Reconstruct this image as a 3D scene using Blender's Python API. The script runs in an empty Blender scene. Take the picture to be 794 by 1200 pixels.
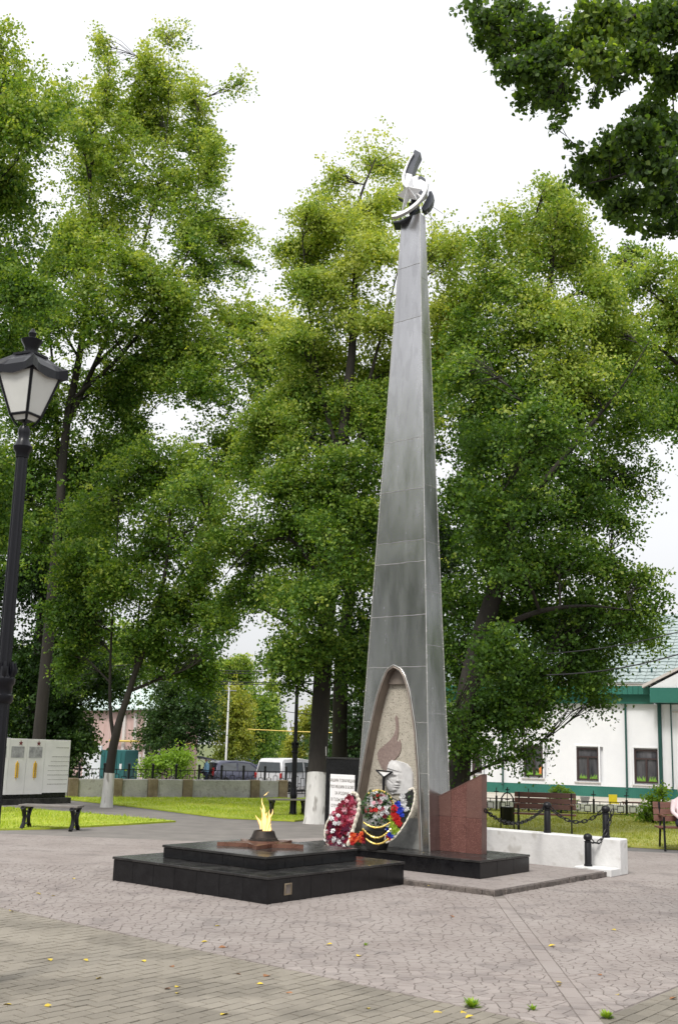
import bpy, math, random
import numpy as np
from mathutils import Vector, Matrix
random.seed(7); rng = np.random.default_rng(11)
S = bpy.context.scene; COL = S.collection
R = math.radians

# ------------------------------------------------------------------ camera
F = 1340.0; PITCH = R(11.56); ROLL = R(1.6); CZ = 1.8
_f = np.array([0, math.cos(PITCH), math.sin(PITCH)]); _r0 = np.array([1., 0, 0]); _u0 = np.cross(_r0, _f)
_c, _s = math.cos(ROLL), math.sin(ROLL)
_r = _c*_r0 + _s*_u0; _u = -_s*_r0 + _c*_u0
EYE = np.array([0, 0, CZ])
cam_d = bpy.data.cameras.new('camera'); cam = bpy.data.objects.new('camera', cam_d); COL.objects.link(cam)
S.camera = cam
cam_d.sensor_fit = 'VERTICAL'; cam_d.sensor_height = 24; cam_d.lens = F/1200*24; cam_d.clip_end = 3000; cam_d.clip_start = .1
cam.matrix_world = Matrix(((_r[0], _u[0], -_f[0], 0), (_r[1], _u[1], -_f[1], 0), (_r[2], _u[2], -_f[2], CZ), (0, 0, 0, 1)))

# measurements taken on the photograph (794 x 1200) turned into real positions
def ray(px, py): return _f + _r*(px-397)/F - _u*(py-600)/F
def P(px, py, z=0.):
    d = ray(px, py); return EYE + d*(z-CZ)/d[2]
def Pd(px, py, y):
    d = ray(px, py); return EYE + d*y/d[1]
def Ppl(px, py, p, n):
    d = ray(px, py); return EYE + d*(np.dot(np.asarray(p)-EYE, n)/np.dot(d, n))
V3 = lambda *a: np.array(a, float)
A = V3(math.sin(R(-48.2)), math.cos(R(-48.2)), 0)     # the monument's long direction (towards the far left)
B = V3(math.sin(R(36.5)), math.cos(R(36.5)), 0)       # its depth direction (towards the far right)
Z = V3(0, 0, 1)
BN = V3(-A[1], A[0], 0)*(-1); AN = V3(B[1], -B[0], 0)   # horizontal normals of the faces along A and along B

# ------------------------------------------------------------------ world, sun, exposure
w = bpy.data.worlds.new('World'); S.world = w; w.use_nodes = True
nt = w.node_tree; N = nt.nodes; L = nt.links
for n in list(N): N.remove(n)
SUN_EL, SUN_AZ = R(52), R(205)                    # azimuth clockwise from +Y
sky = N.new('ShaderNodeTexSky'); sky.sky_type = 'NISHITA'; sky.sun_disc = False
sky.sun_elevation = SUN_EL; sky.sun_rotation = SUN_AZ; sky.dust_density = 3.0
hs = N.new('ShaderNodeHueSaturation'); hs.inputs['Saturation'].default_value = .35
L.new(sky.outputs[0], hs.inputs['Color'])
tc = N.new('ShaderNodeTexCoord'); mp = N.new('ShaderNodeMapping'); mp.inputs['Scale'].default_value = (1, 1, 2.6)
nz = N.new('ShaderNodeTexNoise'); nz.inputs['Scale'].default_value = 1.6; nz.inputs['Detail'].default_value = 5; nz.inputs['Roughness'].default_value = .5
L.new(tc.outputs['Generated'], mp.inputs[0]); L.new(mp.outputs[0], nz.inputs['Vector'])
cr = N.new('ShaderNodeValToRGB'); cr.color_ramp.elements[0].position = .3; cr.color_ramp.elements[1].position = .7
cr.color_ramp.elements[0].color = (.80, .815, .86, 1); cr.color_ramp.elements[1].color = (1, 1, 1, 1)
L.new(nz.outputs['Fac'], cr.inputs[0])
vm = N.new('ShaderNodeVectorMath'); vm.operation = 'SCALE'; sx_ = N.new('ShaderNodeSeparateXYZ'); L.new(tc.outputs['Generated'], sx_.inputs[0])
gr = N.new('ShaderNodeMapRange'); gr.inputs['From Min'].default_value = 0; gr.inputs['From Max'].default_value = 1   # overcast sky: paler towards the horizon
gr.inputs['To Min'].default_value = 4.4; gr.inputs['To Max'].default_value = 9.0
L.new(sx_.outputs['Z'], gr.inputs[0]); L.new(gr.outputs[0], vm.inputs['Scale'])
L.new(cr.outputs[0], vm.inputs[0])
mx = N.new('ShaderNodeMixRGB'); mx.inputs[0].default_value = .82
L.new(hs.outputs[0], mx.inputs[1]); L.new(vm.outputs[0], mx.inputs[2])
bg = N.new('ShaderNodeBackground'); bg.inputs['Strength'].default_value = .12
L.new(mx.outputs[0], bg.inputs[0]); wo = N.new('ShaderNodeOutputWorld'); L.new(bg.outputs[0], wo.inputs[0])
sd = bpy.data.lights.new('sun', 'SUN'); sd.energy = 1.5; sd.angle = R(14); sd.color = (1, .96, .9)
so = bpy.data.objects.new('sun', sd); COL.objects.link(so)
so.rotation_euler = (Vector((math.sin(SUN_AZ)*math.cos(SUN_EL), math.cos(SUN_AZ)*math.cos(SUN_EL), math.sin(SUN_EL)))).to_track_quat('Z', 'Y').to_euler()
S.view_settings.view_transform = 'Standard'; S.view_settings.look = 'None'; S.view_settings.gamma = 1
S.view_settings.exposure = 0.75
S.render.engine = 'CYCLES'
S.cycles.max_bounces = 6; S.cycles.diffuse_bounces = 2; S.cycles.transmission_bounces = 4; S.cycles.transparent_max_bounces = 12
S.cycles.caustics_reflective = False; S.cycles.caustics_refractive = False

# ------------------------------------------------------------------ materials
def _nodes(name):
    m = bpy.data.materials.new(name); m.use_nodes = True
    return m, m.node_tree.nodes, m.node_tree.links, m.node_tree.nodes['Principled BSDF']
def ramp(n, stops):
    c = n.new('ShaderNodeValToRGB'); e = c.color_ramp.elements
    while len(e) < len(stops): e.new(.5)
    for i, (p, col) in enumerate(stops): e[i].position = p; e[i].color = (*col, 1)
    return c
def mat(name, c1, c2=None, scale=5, rough=.6, metal=0, bump=0, bscale=None, detail=6, rvar=0, coords='Object', stretch=(1, 1, 1), spec=.5, c3=None, s3=30, a3=.5, t3=.6, coat=0):
    """noise-mottled surface: c1..c2 by coarse noise, flecks of c3 by fine noise"""
    m, n, l, b = _nodes(name)
    b.inputs['Roughness'].default_value = rough; b.inputs['Metallic'].default_value = metal
    b.inputs['Specular IOR Level'].default_value = spec; b.inputs['Coat Weight'].default_value = coat
    c2 = c2 or c1
    t = n.new('ShaderNodeTexCoord'); mp = n.new('ShaderNodeMapping'); mp.inputs['Scale'].default_value = stretch
    if coords == 'World':
        g = n.new('ShaderNodeNewGeometry'); l.new(g.outputs['Position'], mp.inputs[0])
    else: l.new(t.outputs[coords], mp.inputs[0])
    x = n.new('ShaderNodeTexNoise'); x.inputs['Scale'].default_value = scale; x.inputs['Detail'].default_value = detail; x.inputs['Roughness'].default_value = .62
    l.new(mp.outputs[0], x.inputs['Vector'])
    c = ramp(n, [(.32, c1), (.68, c2)]); l.new(x.outputs['Fac'], c.inputs[0]); out = c.outputs[0]
    if c3:
        y = n.new('ShaderNodeTexNoise'); y.inputs['Scale'].default_value = s3; y.inputs['Detail'].default_value = 2
        l.new(mp.outputs[0], y.inputs['Vector'])
        r2 = ramp(n, [(t3-.04, (0, 0, 0)), (t3+.04, (a3, a3, a3))]); l.new(y.outputs['Fac'], r2.inputs[0])
        k = n.new('ShaderNodeMixRGB'); l.new(r2.outputs[0], k.inputs[0]); l.new(out, k.inputs[1]); k.inputs[2].default_value = (*c3, 1); out = k.outputs[0]
    oi = n.new('ShaderNodeObjectInfo')                      # every piece a shade of its own
    mr = n.new('ShaderNodeMapRange'); mr.inputs['To Min'].default_value = .9; mr.inputs['To Max'].default_value = 1.1; l.new(oi.outputs['Random'], mr.inputs[0])
    vs = n.new('ShaderNodeVectorMath'); vs.operation = 'SCALE'; l.new(out, vs.inputs[0]); l.new(mr.outputs[0], vs.inputs['Scale'])
    l.new(vs.outputs[0], b.inputs['Base Color'])
    if rvar:
        q = n.new('ShaderNodeMapRange'); q.inputs['From Min'].default_value = .3; q.inputs['From Max'].default_value = .7
        q.inputs['To Min'].default_value = rough-rvar; q.inputs['To Max'].default_value = rough+rvar
        l.new(x.outputs['Fac'], q.inputs[0]); l.new(q.outputs[0], b.inputs['Roughness'])
    if bump:
        z = n.new('ShaderNodeTexNoise'); z.inputs['Scale'].default_value = bscale or scale*6; z.inputs['Detail'].default_value = 5
        l.new(mp.outputs[0], z.inputs['Vector'])
        bp = n.new('ShaderNodeBump'); bp.inputs['Strength'].default_value = bump; bp.inputs['Distance'].default_value = .02
        l.new(z.outputs['Fac'], bp.inputs['Height']); l.new(bp.outputs[0], b.inputs['Normal'])
    return m
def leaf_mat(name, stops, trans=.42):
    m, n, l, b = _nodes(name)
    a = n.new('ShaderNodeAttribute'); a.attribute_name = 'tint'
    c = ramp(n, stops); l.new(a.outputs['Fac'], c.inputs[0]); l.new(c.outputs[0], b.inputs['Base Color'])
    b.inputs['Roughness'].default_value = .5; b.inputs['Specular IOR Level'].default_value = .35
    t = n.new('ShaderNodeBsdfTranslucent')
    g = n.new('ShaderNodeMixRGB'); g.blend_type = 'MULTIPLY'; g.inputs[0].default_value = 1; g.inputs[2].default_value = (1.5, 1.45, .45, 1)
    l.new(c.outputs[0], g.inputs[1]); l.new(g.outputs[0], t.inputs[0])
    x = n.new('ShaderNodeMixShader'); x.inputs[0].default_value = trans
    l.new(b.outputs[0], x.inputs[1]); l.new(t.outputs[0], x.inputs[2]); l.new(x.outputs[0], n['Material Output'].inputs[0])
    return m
def plain(name, c, rough=.5, metal=0, **k): return mat(name, c, tuple(v*.86 for v in c), scale=4, rough=rough, metal=metal, **k)

M_PLAZA = mat('stamped_paving', (.262, .224, .206), (.335, .295, .274), scale=.9, rough=.75, bump=.25, bscale=60, coords='World', c3=(.14, .12, .115), s3=2.2, a3=.35, t3=.62)
def add_joints(m, scale, dark=.5):
    n, l = m.node_tree.nodes, m.node_tree.links; b = n['Principled BSDF']
    g_ = n.new('ShaderNodeNewGeometry'); v = n.new('ShaderNodeTexVoronoi'); v.feature = 'DISTANCE_TO_EDGE'; v.inputs['Scale'].default_value = scale
    l.new(g_.outputs['Position'], v.inputs['Vector']); r_ = n.new('ShaderNodeMapRange'); r_.inputs['From Max'].default_value = .07; r_.inputs['To Min'].default_value = dark
    l.new(v.outputs['Distance'], r_.inputs[0]); s_ = n.new('ShaderNodeVectorMath'); s_.operation = 'SCALE'
    src = b.inputs['Base Color'].links[0].from_socket; l.new(src, s_.inputs[0]); l.new(r_.outputs[0], s_.inputs['Scale']); l.new(s_.outputs[0], b.inputs['Base Color'])
add_joints(M_PLAZA, 9, .68)
M_STONE = mat('crazy_stone', (.265, .226, .208), (.340, .300, .278), scale=1.1, rough=.75, bump=.3, bscale=50, coords='World', c3=(.15, .13, .125), s3=2.0, a3=.35, t3=.6)
M_JOINT = mat('joint_sand', (.14, .12, .108), (.21, .185, .165), scale=3, rough=.95, coords='World')
M_BRICK = mat('yellow_grey_paver', (.205, .182, .146), (.275, .246, .202), scale=.8, rough=.8, bump=.35, bscale=90, coords='World', c3=(.14, .125, .10), s3=1.5, a3=.5, t3=.56)
M_PATH = mat('grey_path_paver', (.17, .155, .145), (.24, .22, .20), scale=2, rough=.85, coords='World')
M_ASPH = mat('worn_asphalt', (.13, .125, .12), (.19, .18, .175), scale=2, rough=.9, coords='World', bump=.2, bscale=50)
M_GROUND = mat('ground_far', (.09, .12, .04), (.17, .19, .07), scale=.3, rough=.95, coords='World')
M_LAWN = mat('lawn', (.24, .33, .02), (.42, .48, .045), scale=.8, rough=.95, coords='World', bump=.6, bscale=25, c3=(.34, .33, .08), s3=5, a3=.5, t3=.58)
M_LAWN2 = mat('dry_lawn', (.24, .28, .04), (.37, .38, .08), scale=1.2, rough=.95, coords='World', bump=.6, bscale=25, c3=(.42, .38, .12), s3=4, a3=.5, t3=.55)
M_SIDE = mat('pale_pavement', (.42, .38, .31), (.52, .48, .41), scale=1, rough=.85, coords='World')
M_BLACK = mat('black_granite', (.005, .005, .006), (.012, .012, .013), scale=8, rough=.22, rvar=.05, coords='World', spec=.28, c3=(.035, .035, .04), s3=120, a3=.4, t3=.64)
M_BLACKTOP = mat('black_granite_worn', (.012, .012, .013), (.045, .043, .04), scale=3, rough=.24, rvar=.1, coords='World', spec=.4)
M_RED = mat('red_granite', (.09, .035, .028), (.145, .062, .050), scale=3, rough=.32, coords='World', c3=(.28, .14, .12), s3=75, a3=.65, t3=.55)
M_REDDK = mat('red_granite_dark', (.11, .055, .046), (.15, .075, .06), scale=3, rough=.3, coords='World', c3=(.22, .13, .11), s3=75, a3=.5, t3=.57)
M_STEEL = mat('weathered_steel', (.43, .425, .43), (.53, .525, .53), scale=1.5, rough=.24, metal=.97, rvar=.05, bump=.06, bscale=5, coords='World', stretch=(3.0, 3.0, .7), c3=(.27, .265, .27), s3=3.2, a3=.24, t3=.58, detail=9)
M_WELD = mat('weld_bead', (.62, .60, .55), (.78, .77, .72), scale=8, rough=.45, metal=.35, coords='World')
M_REVEAL = mat('brown_steel', (.17, .14, .12), (.28, .235, .20), scale=3, rough=.5, metal=.45, coords='World')
M_RIM = mat('bright_steel_rim', (.42, .41, .38), (.6, .59, .55), scale=5, rough=.35, metal=.8, coords='World')
M_CHROME = mat('polished_steel', (.78, .78, .79), (.86, .86, .87), scale=3, rough=.45, metal=.25, coords='World')
M_DARKST = mat('dark_steel', (.05, .055, .065), (.09, .095, .11), scale=3, rough=.4, metal=.6, coords='World')
M_PEBBLE = mat('pebble_dash', (.47, .43, .35), (.60, .55, .46), scale=10, rough=.9, bump=.8, bscale=70, coords='World', c3=(.13, .10, .08), s3=55, a3=.9, t3=.63)
M_MOSAIC = mat('brown_mosaic', (.22, .16, .14), (.33, .25, .22), scale=30, rough=.8, bump=.5, bscale=80, coords='World')
M_GRANITE = mat('grey_granite', (.2, .2, .19), (.3, .3, .28), scale=12, rough=.7, bump=.4, bscale=60, coords='World')
M_WHITE = mat('white_marble', (.80, .79, .78), (.88, .87, .86), scale=3, rough=.5, coords='World')
M_RELIEF = mat('white_plaster', (.52, .51, .50), (.64, .63, .62), scale=14, rough=.8, bump=.3, bscale=60, coords='World')
M_WHITEW = mat('white_painted_render', (.66, .655, .64), (.80, .795, .78), scale=2.2, rough=.85, bump=.3, bscale=14, coords='World', c3=(.42, .40, .36), s3=3.5, a3=.55, t3=.66)
M_WBARK = mat('limewash', (.50, .49, .47), (.74, .73, .70), scale=4, rough=.95, bump=1, bscale=14, coords='World', stretch=(1, 1, .3), c3=(.2, .18, .16), s3=7, a3=.7, t3=.64)
M_BARK = mat('bark', (.016, .014, .012), (.042, .036, .030), scale=3, rough=.95, bump=1, bscale=12, coords='World', stretch=(1, 1, .25))
M_BARKB = mat('bark_brown', (.05, .042, .028), (.10, .085, .055), scale=3, rough=.95, bump=1, bscale=14, coords='World')
M_CONC = mat('rough_concrete', (.33, .325, .31), (.50, .49, .47), scale=3, rough=.95, bump=.8, bscale=16, coords='World', c3=(.2, .19, .17), s3=6, a3=.5, t3=.62)
M_CONCB = mat('mossy_concrete_post', (.16, .12, .075), (.27, .22, .15), scale=4, rough=.95, bump=.8, bscale=20, coords='World')
M_CURB = mat('dark_curb', (.07, .06, .055), (.20, .17, .15), scale=9, rough=.95, bump=1, bscale=30, coords='World')
M_IRON = plain('black_iron', (.010, .010, .012), rough=.38, coords='World', spec=.35)
M_LAMP = plain('black_lamp_paint', (.007, .007, .010), rough=.3, coords='World', spec=.3)
M_WOOD = mat('brown_bench_wood', (.10, .035, .02), (.17, .065, .04), scale=3, rough=.5, coords='World', stretch=(1, 1, 6), bump=.2)
M_WOODG = mat('grey_bench_wood', (.13, .12, .11), (.22, .20, .18), scale=3, rough=.8, coords='World')
M_OPAL = mat('opal_glass', (.60, .60, .57), (.70, .70, .67), scale=2, rough=.35, coords='World')
M_SIDING = mat('white_siding', (.74, .75, .78), (.82, .83, .85), scale=.6, rough=.55, coords='World')
M_GREEN = mat('green_cladding', (.018, .13, .10), (.03, .17, .13), scale=1, rough=.5, coords='World')
M_GREENP = plain('green_pipe', (.012, .07, .06), rough=.4, coords='World')
M_ROOF = mat('grey_green_roof_tile', (.27, .33, .325), (.36, .42, .41), scale=2, rough=.45, coords='World', c3=(.5, .58, .57), s3=5, a3=.3, t3=.6)
M_FRAME = plain('dark_brown_frame', (.05, .03, .03), rough=.4, coords='World')
M_GLASS = mat('window_glass', (.02, .022, .03), (.12, .115, .125), scale=1.4, rough=.06, coords='World', stretch=(3, 3, .5), spec=.7)
M_STICK = plain('green_sticker', (.25, .50, .06), rough=.5, coords='World')
M_ORANGE = plain('orange_print', (.75, .25, .06), rough=.5, coords='World')
M_PINK = mat('pink_render', (.50, .33, .29), (.66, .50, .46), scale=1.5, rough=.9, coords='World', stretch=(2, 2, .4), c3=(.26, .18, .15), s3=1.5, a3=.6, t3=.6)
M_PALE = plain('pale_render', (.62, .58, .55), rough=.9, coords='World')
M_TEAL = plain('teal_metal', (.02, .13, .13), rough=.6, coords='World')
M_LTEAL = plain('pale_teal_roof', (.50, .60, .57), rough=.6, coords='World')
M_YELLOWP = plain('yellow_pipe', (.75, .55, .12), rough=.5, coords='World')
M_CAR = plain('grey_car_paint', (.10, .105, .15), rough=.22, metal=.4, coords='World', coat=.6)
M_CARB = plain('blue_car_paint', (.03, .045, .12), rough=.25, metal=.3, coords='World', coat=.6)
M_VAN = plain('white_car_paint', (.72, .72, .74), rough=.3, coords='World', coat=.5)
M_CGLASS = plain('car_glass', (.10, .11, .12), rough=.06, coords='World', spec=.8)
M_TYRE = plain('tyre', (.02, .02, .02), rough=.9, coords='World')
M_TAIL = plain('red_lens', (.45, .02, .02), rough=.25, coords='World')
M_SKIN = plain('skin', (.55, .33, .24), rough=.55, coords='World')
M_HAIR = plain('white_hair', (.55, .52, .48), rough=.8, coords='World')
M_BLUE = mat('blue_shirt', (.16, .36, .52), (.30, .52, .66), scale=8, rough=.85, coords='World')
M_TROUS = plain('dark_trousers', (.04, .05, .08), rough=.9, coords='World')
M_PINKC = mat('pale_pink_cloth', (.66, .52, .54), (.76, .64, .65), scale=5, rough=.85, coords='World')
M_YEL = plain('yellow_plastic', (.8, .68, .03), rough=.4, coords='World')
M_COPPER = mat('brown_bronze', (.16, .075, .05), (.27, .14, .10), scale=6, rough=.3, metal=.55, rvar=.1, coords='World')
M_CUP = mat('sooty_iron', (.015, .012, .010), (.06, .045, .035), scale=10, rough=.6, metal=.5, coords='World')
M_TEXT = plain('engraved_letters', (.16, .14, .12), rough=.6, coords='World')
M_STARR = plain('dark_red_star', (.16, .01, .015), rough=.4, coords='World')
M_GOLD = plain('gold_wheat', (.62, .38, .03), rough=.4, metal=.2, coords='World')
M_FOIL = mat('gold_foil', (.75, .50, .08), (.95, .78, .30), scale=20, rough=.25, metal=.7, coords='World')
M_PHOTO = mat('engraved_picture', (.22, .22, .23), (.52, .52, .54), scale=9, rough=.5, coords='World', detail=10)
M_RIBB = plain('black_satin', (.012, .012, .012), rough=.35, coords='World')
M_RIBW = plain('cream_ribbon', (.78, .72, .60), rough=.45, coords='World')
FL = {k: plain(k+'_petals', c, rough=.6, coords='Object') for k, c in dict(
    crimson=(.30, .012, .035), rose=(.60, .10, .18), pink=(.78, .42, .48), white=(.80, .80, .80), red=(.60, .02, .02), orange=(.80, .13, .03),
    blue=(.03, .07, .60), lime=(.40, .55, .05), purple=(.14, .01, .05), yellow=(.8, .6, .05)).items()}
M_FGREEN = leaf_mat('wreath_greenery', [(0, (.015, .045, .02)), (1, (.08, .15, .05))], .15)
M_YLEAF = plain('yellow_leaf', (.62, .46, .05), rough=.7)
M_BLEAF = plain('brown_leaf', (.30, .14, .06), rough=.7)
# flame
mf, n_, l_, b_ = _nodes('fire')
lw = n_.new('ShaderNodeLayerWeight'); lw.inputs[0].default_value = .35
fr = ramp(n_, [(0, (1, .78, .36)), (.35, (1, .52, .12)), (.75, (1, .20, .02))]); l_.new(lw.outputs['Facing'], fr.inputs[0])
em = n_.new('ShaderNodeEmission'); em.inputs[1].default_value = 1.0; l_.new(fr.outputs[0], em.inputs[0])
tr = n_.new('ShaderNodeBsdfTransparent'); ms = n_.new('ShaderNodeMixShader')
fr2 = ramp(n_, [(.1, (.92, .92, .92)), (.85, (.05, .05, .05))]); l_.new(lw.outputs['Facing'], fr2.inputs[0]); l_.new(fr2.outputs[0], ms.inputs[0])
l_.new(tr.outputs[0], ms.inputs[1]); l_.new(em.outputs[0], ms.inputs[2]); l_.new(ms.outputs[0], n_['Material Output'].inputs[0]); M_FIRE = mf

# ------------------------------------------------------------------ builders
ORI = {}
def thing(name, label, cat, loc=(0, 0, 0), rz=0, group=None, local=False):
    o = bpy.data.objects.new(name, None); COL.objects.link(o); o.empty_display_size = .2
    o.location = tuple(loc); o.rotation_euler = (0, 0, rz); o['label'] = label; o['category'] = cat
    if group: o['group'] = group
    ORI[o] = np.zeros(3) if local else np.array(loc, float)
    return o
def tag(o, label=None, cat=None, group=None, kind=None):
    if label: o['label'] = label
    if cat: o['category'] = cat
    if group: o['group'] = group
    if kind: o['kind'] = kind
    return o
class MB:
    def __init__(s): s.v = []; s.f = []
    def add(s, vs, fs):
        k = len(s.v); s.v += [tuple(map(float, p)) for p in vs]; s.f += [tuple(i+k for i in q) for q in fs]; return s
    def prism(s, poly, off):
        """poly: 3D points (planar), off: extrusion vector"""
        n = len(poly); off = np.asarray(off, float); a = [np.asarray(p, float) for p in poly]
        nrm = sum(np.cross(a[i], a[(i+1) % n]) for i in range(n))
        if np.dot(nrm, off) > 0: a = a[::-1]
        s.add(a+[p+off for p in a], [tuple(range(n)), tuple(range(2*n-1, n-1, -1))]+[(i+n, (i+1) % n+n, (i+1) % n, i) for i in range(n)])
        return s
    def obox(s, o, a, b, c):
        """box from corner o with edge vectors a, b, c"""
        o, a, b, c = (np.asarray(x, float) for x in (o, a, b, c)); return s.prism([o, o+a, o+a+b, o+b], c)
    def box(s, x0, x1, y0, y1, z0, z1): return s.obox((x0, y0, z0), (x1-x0, 0, 0), (0, y1-y0, 0), (0, 0, z1-z0))
    def tube(s, pts, rad, n=8, caps=True):
        pts = [np.asarray(p, float) for p in pts]
        if not hasattr(rad, '__len__'): rad = [rad]*len(pts)
        rings = []; prev = None
        for i, p in enumerate(pts):
            t = pts[min(i+1, len(pts)-1)]-pts[max(i-1, 0)]; t = t/(np.linalg.norm(t)+1e-9)
            if prev is None:
                a = np.cross(t, (0, 0, 1.)) if abs(t[2]) < .9 else np.cross(t, (1., 0, 0))
            else: a = prev-t*np.dot(prev, t)
            a = a/(np.linalg.norm(a)+1e-9); prev = a; b = np.cross(t, a)
            rings.append([p+rad[i]*(math.cos(2*math.pi*k/n)*a+math.sin(2*math.pi*k/n)*b) for k in range(n)])
        vs = [q for r_ in rings for q in r_]; fs = []
        for i in range(len(pts)-1):
            for k in range(n): fs.append((i*n+k, i*n+(k+1) % n, (i+1)*n+(k+1) % n, (i+1)*n+k))
        if caps: fs.append(tuple(range(n))[::-1]); fs.append(tuple((len(pts)-1)*n+k for k in range(n)))
        return s.add(vs, fs)
    def lathe(s, prof, n=16, o=(0, 0, 0), flute=0, rot=0):
        vs = []; fs = []
        for r_, z in prof:
            for k in range(n):
                a = 2*math.pi*k/n+rot; q = r_*(1-flute*(k % 2)); vs.append((o[0]+q*math.cos(a), o[1]+q*math.sin(a), o[2]+z))
        for i in range(len(prof)-1):
            for k in range(n): fs.append((i*n+k, i*n+(k+1) % n, (i+1)*n+(k+1) % n, (i+1)*n+k))
        fs.append(tuple(range(n))[::-1]); fs.append(tuple((len(prof)-1)*n+k for k in range(n)))
        return s.add(vs, fs)
    def ball(s, c, r_, nu=10, nv=6, sc=(1, 1, 1)):
        prof = [(math.sin(math.pi*i/nv)*r_+1e-5, -math.cos(math.pi*i/nv)*r_) for i in range(nv+1)]
        m = MB().lathe(prof, nu); return s.add([(c[0]+x*sc[0], c[1]+y*sc[1], c[2]+z*sc[2]) for x, y, z in m.v], m.f)
    def grid(s, pts, nu, nv):
        return s.add(pts, [(j*nu+i, j*nu+i+1, (j+1)*nu+i+1, (j+1)*nu+i) for j in range(nv-1) for i in range(nu-1)])
    def mesh(s, name, m, o=(0, 0, 0), smooth=False):
        me = bpy.data.meshes.new(name); me.from_pydata([(x-o[0], y-o[1], z-o[2]) for x, y, z in s.v], [], s.f)
        if m: me.materials.append(m)
        if smooth:
            me.polygons.foreach_set('use_smooth', [True]*len(me.polygons))
            try: me.set_sharp_from_angle(angle=R(40))
            except Exception: pass
        me.update(); return me
    def build(s, name, m, parent=None, smooth=False, bevel=0, **kw):
        root = parent; 
        o = ORI.get(parent, np.zeros(3)) if parent else np.asarray(kw.pop('o', (0, 0, 0)), float)
        kw.pop('o', None)
        ob = bpy.data.objects.new(name, s.mesh(name, m, o, smooth)); COL.objects.link(ob)
        if parent: ob.parent = parent; ORI[ob] = o
        else: ob.location = tuple(o); ORI[ob] = o
        if bevel:
            bv = ob.modifiers.new('bevel', 'BEVEL'); bv.width = bevel; bv.segments = 1; bv.limit_method = 'ANGLE'
        return tag(ob, **kw)
def dup_tree(o, parent=None):
    c = o.copy(); COL.objects.link(c)
    if parent: c.parent = parent
    for ch in list(o.children): dup_tree(ch, c)
    return c
def place(o, loc, rz, label=None, group=None):
    o.location = tuple(loc); o.rotation_euler = (0, 0, rz)
    if label: o['label'] = label
    if group: o['group'] = group
    return o
def inst(name, me, parent, mtx=None, loc=None):
    ob = bpy.data.objects.new(name, me); COL.objects.link(ob); ob.parent = parent
    if mtx is not None: ob.matrix_basis = mtx
    if loc is not None: ob.location = loc
    return ob
def sheet(name, pts, z, m, kind='structure', label=None):
    ob = MB().add([(p[0], p[1], z) for p in pts], [tuple(range(len(pts)))]).build(name, m, kind=kind)
    me = ob.data
    if me.polygons[0].normal.z < 0: me.flip_normals()
    if label: ob['label'] = label
    return ob
def lerp(a, b, t): return np.asarray(a, float)*(1-t)+np.asarray(b, float)*t
def inpoly(x, y, poly):
    c = False; j = len(poly)-1
    for i in range(len(poly)):
        xi, yi = poly[i][0], poly[i][1]; xj, yj = poly[j][0], poly[j][1]
        if (yi > y) != (yj > y) and x < (xj-xi)*(y-yi)/(yj-yi)+xi: c = not c
        j = i
    return c
def clip(poly, p, n):
    """keep the side where dot(q-p, n) <= 0 (2D)"""
    out = []
    for i in range(len(poly)):
        a, b = poly[i], poly[(i+1) % len(poly)]
        da = (a[0]-p[0])*n[0]+(a[1]-p[1])*n[1]; db = (b[0]-p[0])*n[0]+(b[1]-p[1])*n[1]
        if da <= 0: out.append(a)
        if (da < 0 < db) or (db < 0 < da):
            t = da/(da-db); out.append((a[0]+(b[0]-a[0])*t, a[1]+(b[1]-a[1])*t))
    return out

# ================================================================== GROUND
sheet('ground', [(-900, -300), (900, -300), (900, 1500), (-900, 1500)], -1.0, M_GROUND)
# park terrace (stands a metre above the street)
t = MB().prism([(-40, -40, -.9), (60, -40, -.9), (60, 62, -.9), (3.2, 62, -.9), (1.2, 42, -.9), (-0.4, 41, -.9), (-8.6, 36.2, -.9), (-22, 28, -.9), (-40, 20, -.9)], (0, 0, .895))
t.build('park_terrace', M_ASPH, kind='structure')
road = sheet('road', [(-60, 52), (6, 52), (6, 60), (14, 400), (-2, 400), (-8, 92), (-60, 86)], -.985, M_ASPH)
sheet('verge', [(-60, 41), (-8, 41), (-6, 50), (-60, 50)], -.98, M_GROUND)
# stamped plaza
bnd0, bnd2 = P(0, 1065), P(625, 1200)
bA = (bnd0-bnd2); bA /= np.linalg.norm(bA)
pe = P(0, 977); pm = P(250, 987); pr = P(470, 982); 
CORN = P(690, 1202)                       # where the two brick walks meet, just below the frame
plz = [bnd0+bA*9, CORN, CORN+B*12, (14, 22), P(794, 1012), P(735, 1012), P(600, 985), pr, pm, pe, (-16, 21)]
sheet('plaza', [CORN-B*.0, CORN+B*12, (20, 14), (24, 22.5), (13, 23.0), (6.5, 22.2), (3, 23.2), (0.3, 24.0), pm, pe, (-9.5, 20.8), bnd0+bA*6.5], .004, M_PLAZA)
sheet('brick_path', [(-18, 20), (-9.5, 20.7), pe+V3(0, -.05, 0), pm+V3(0, -.05, 0), (0.3, 23.9), (2.5, 23.0), (2.5, 30.5), (0.5, 30.5), P(345, 964), P(260, 960), P(85, 939), P(0, 934), (-18, 31)], -.001, M_PATH)

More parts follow.
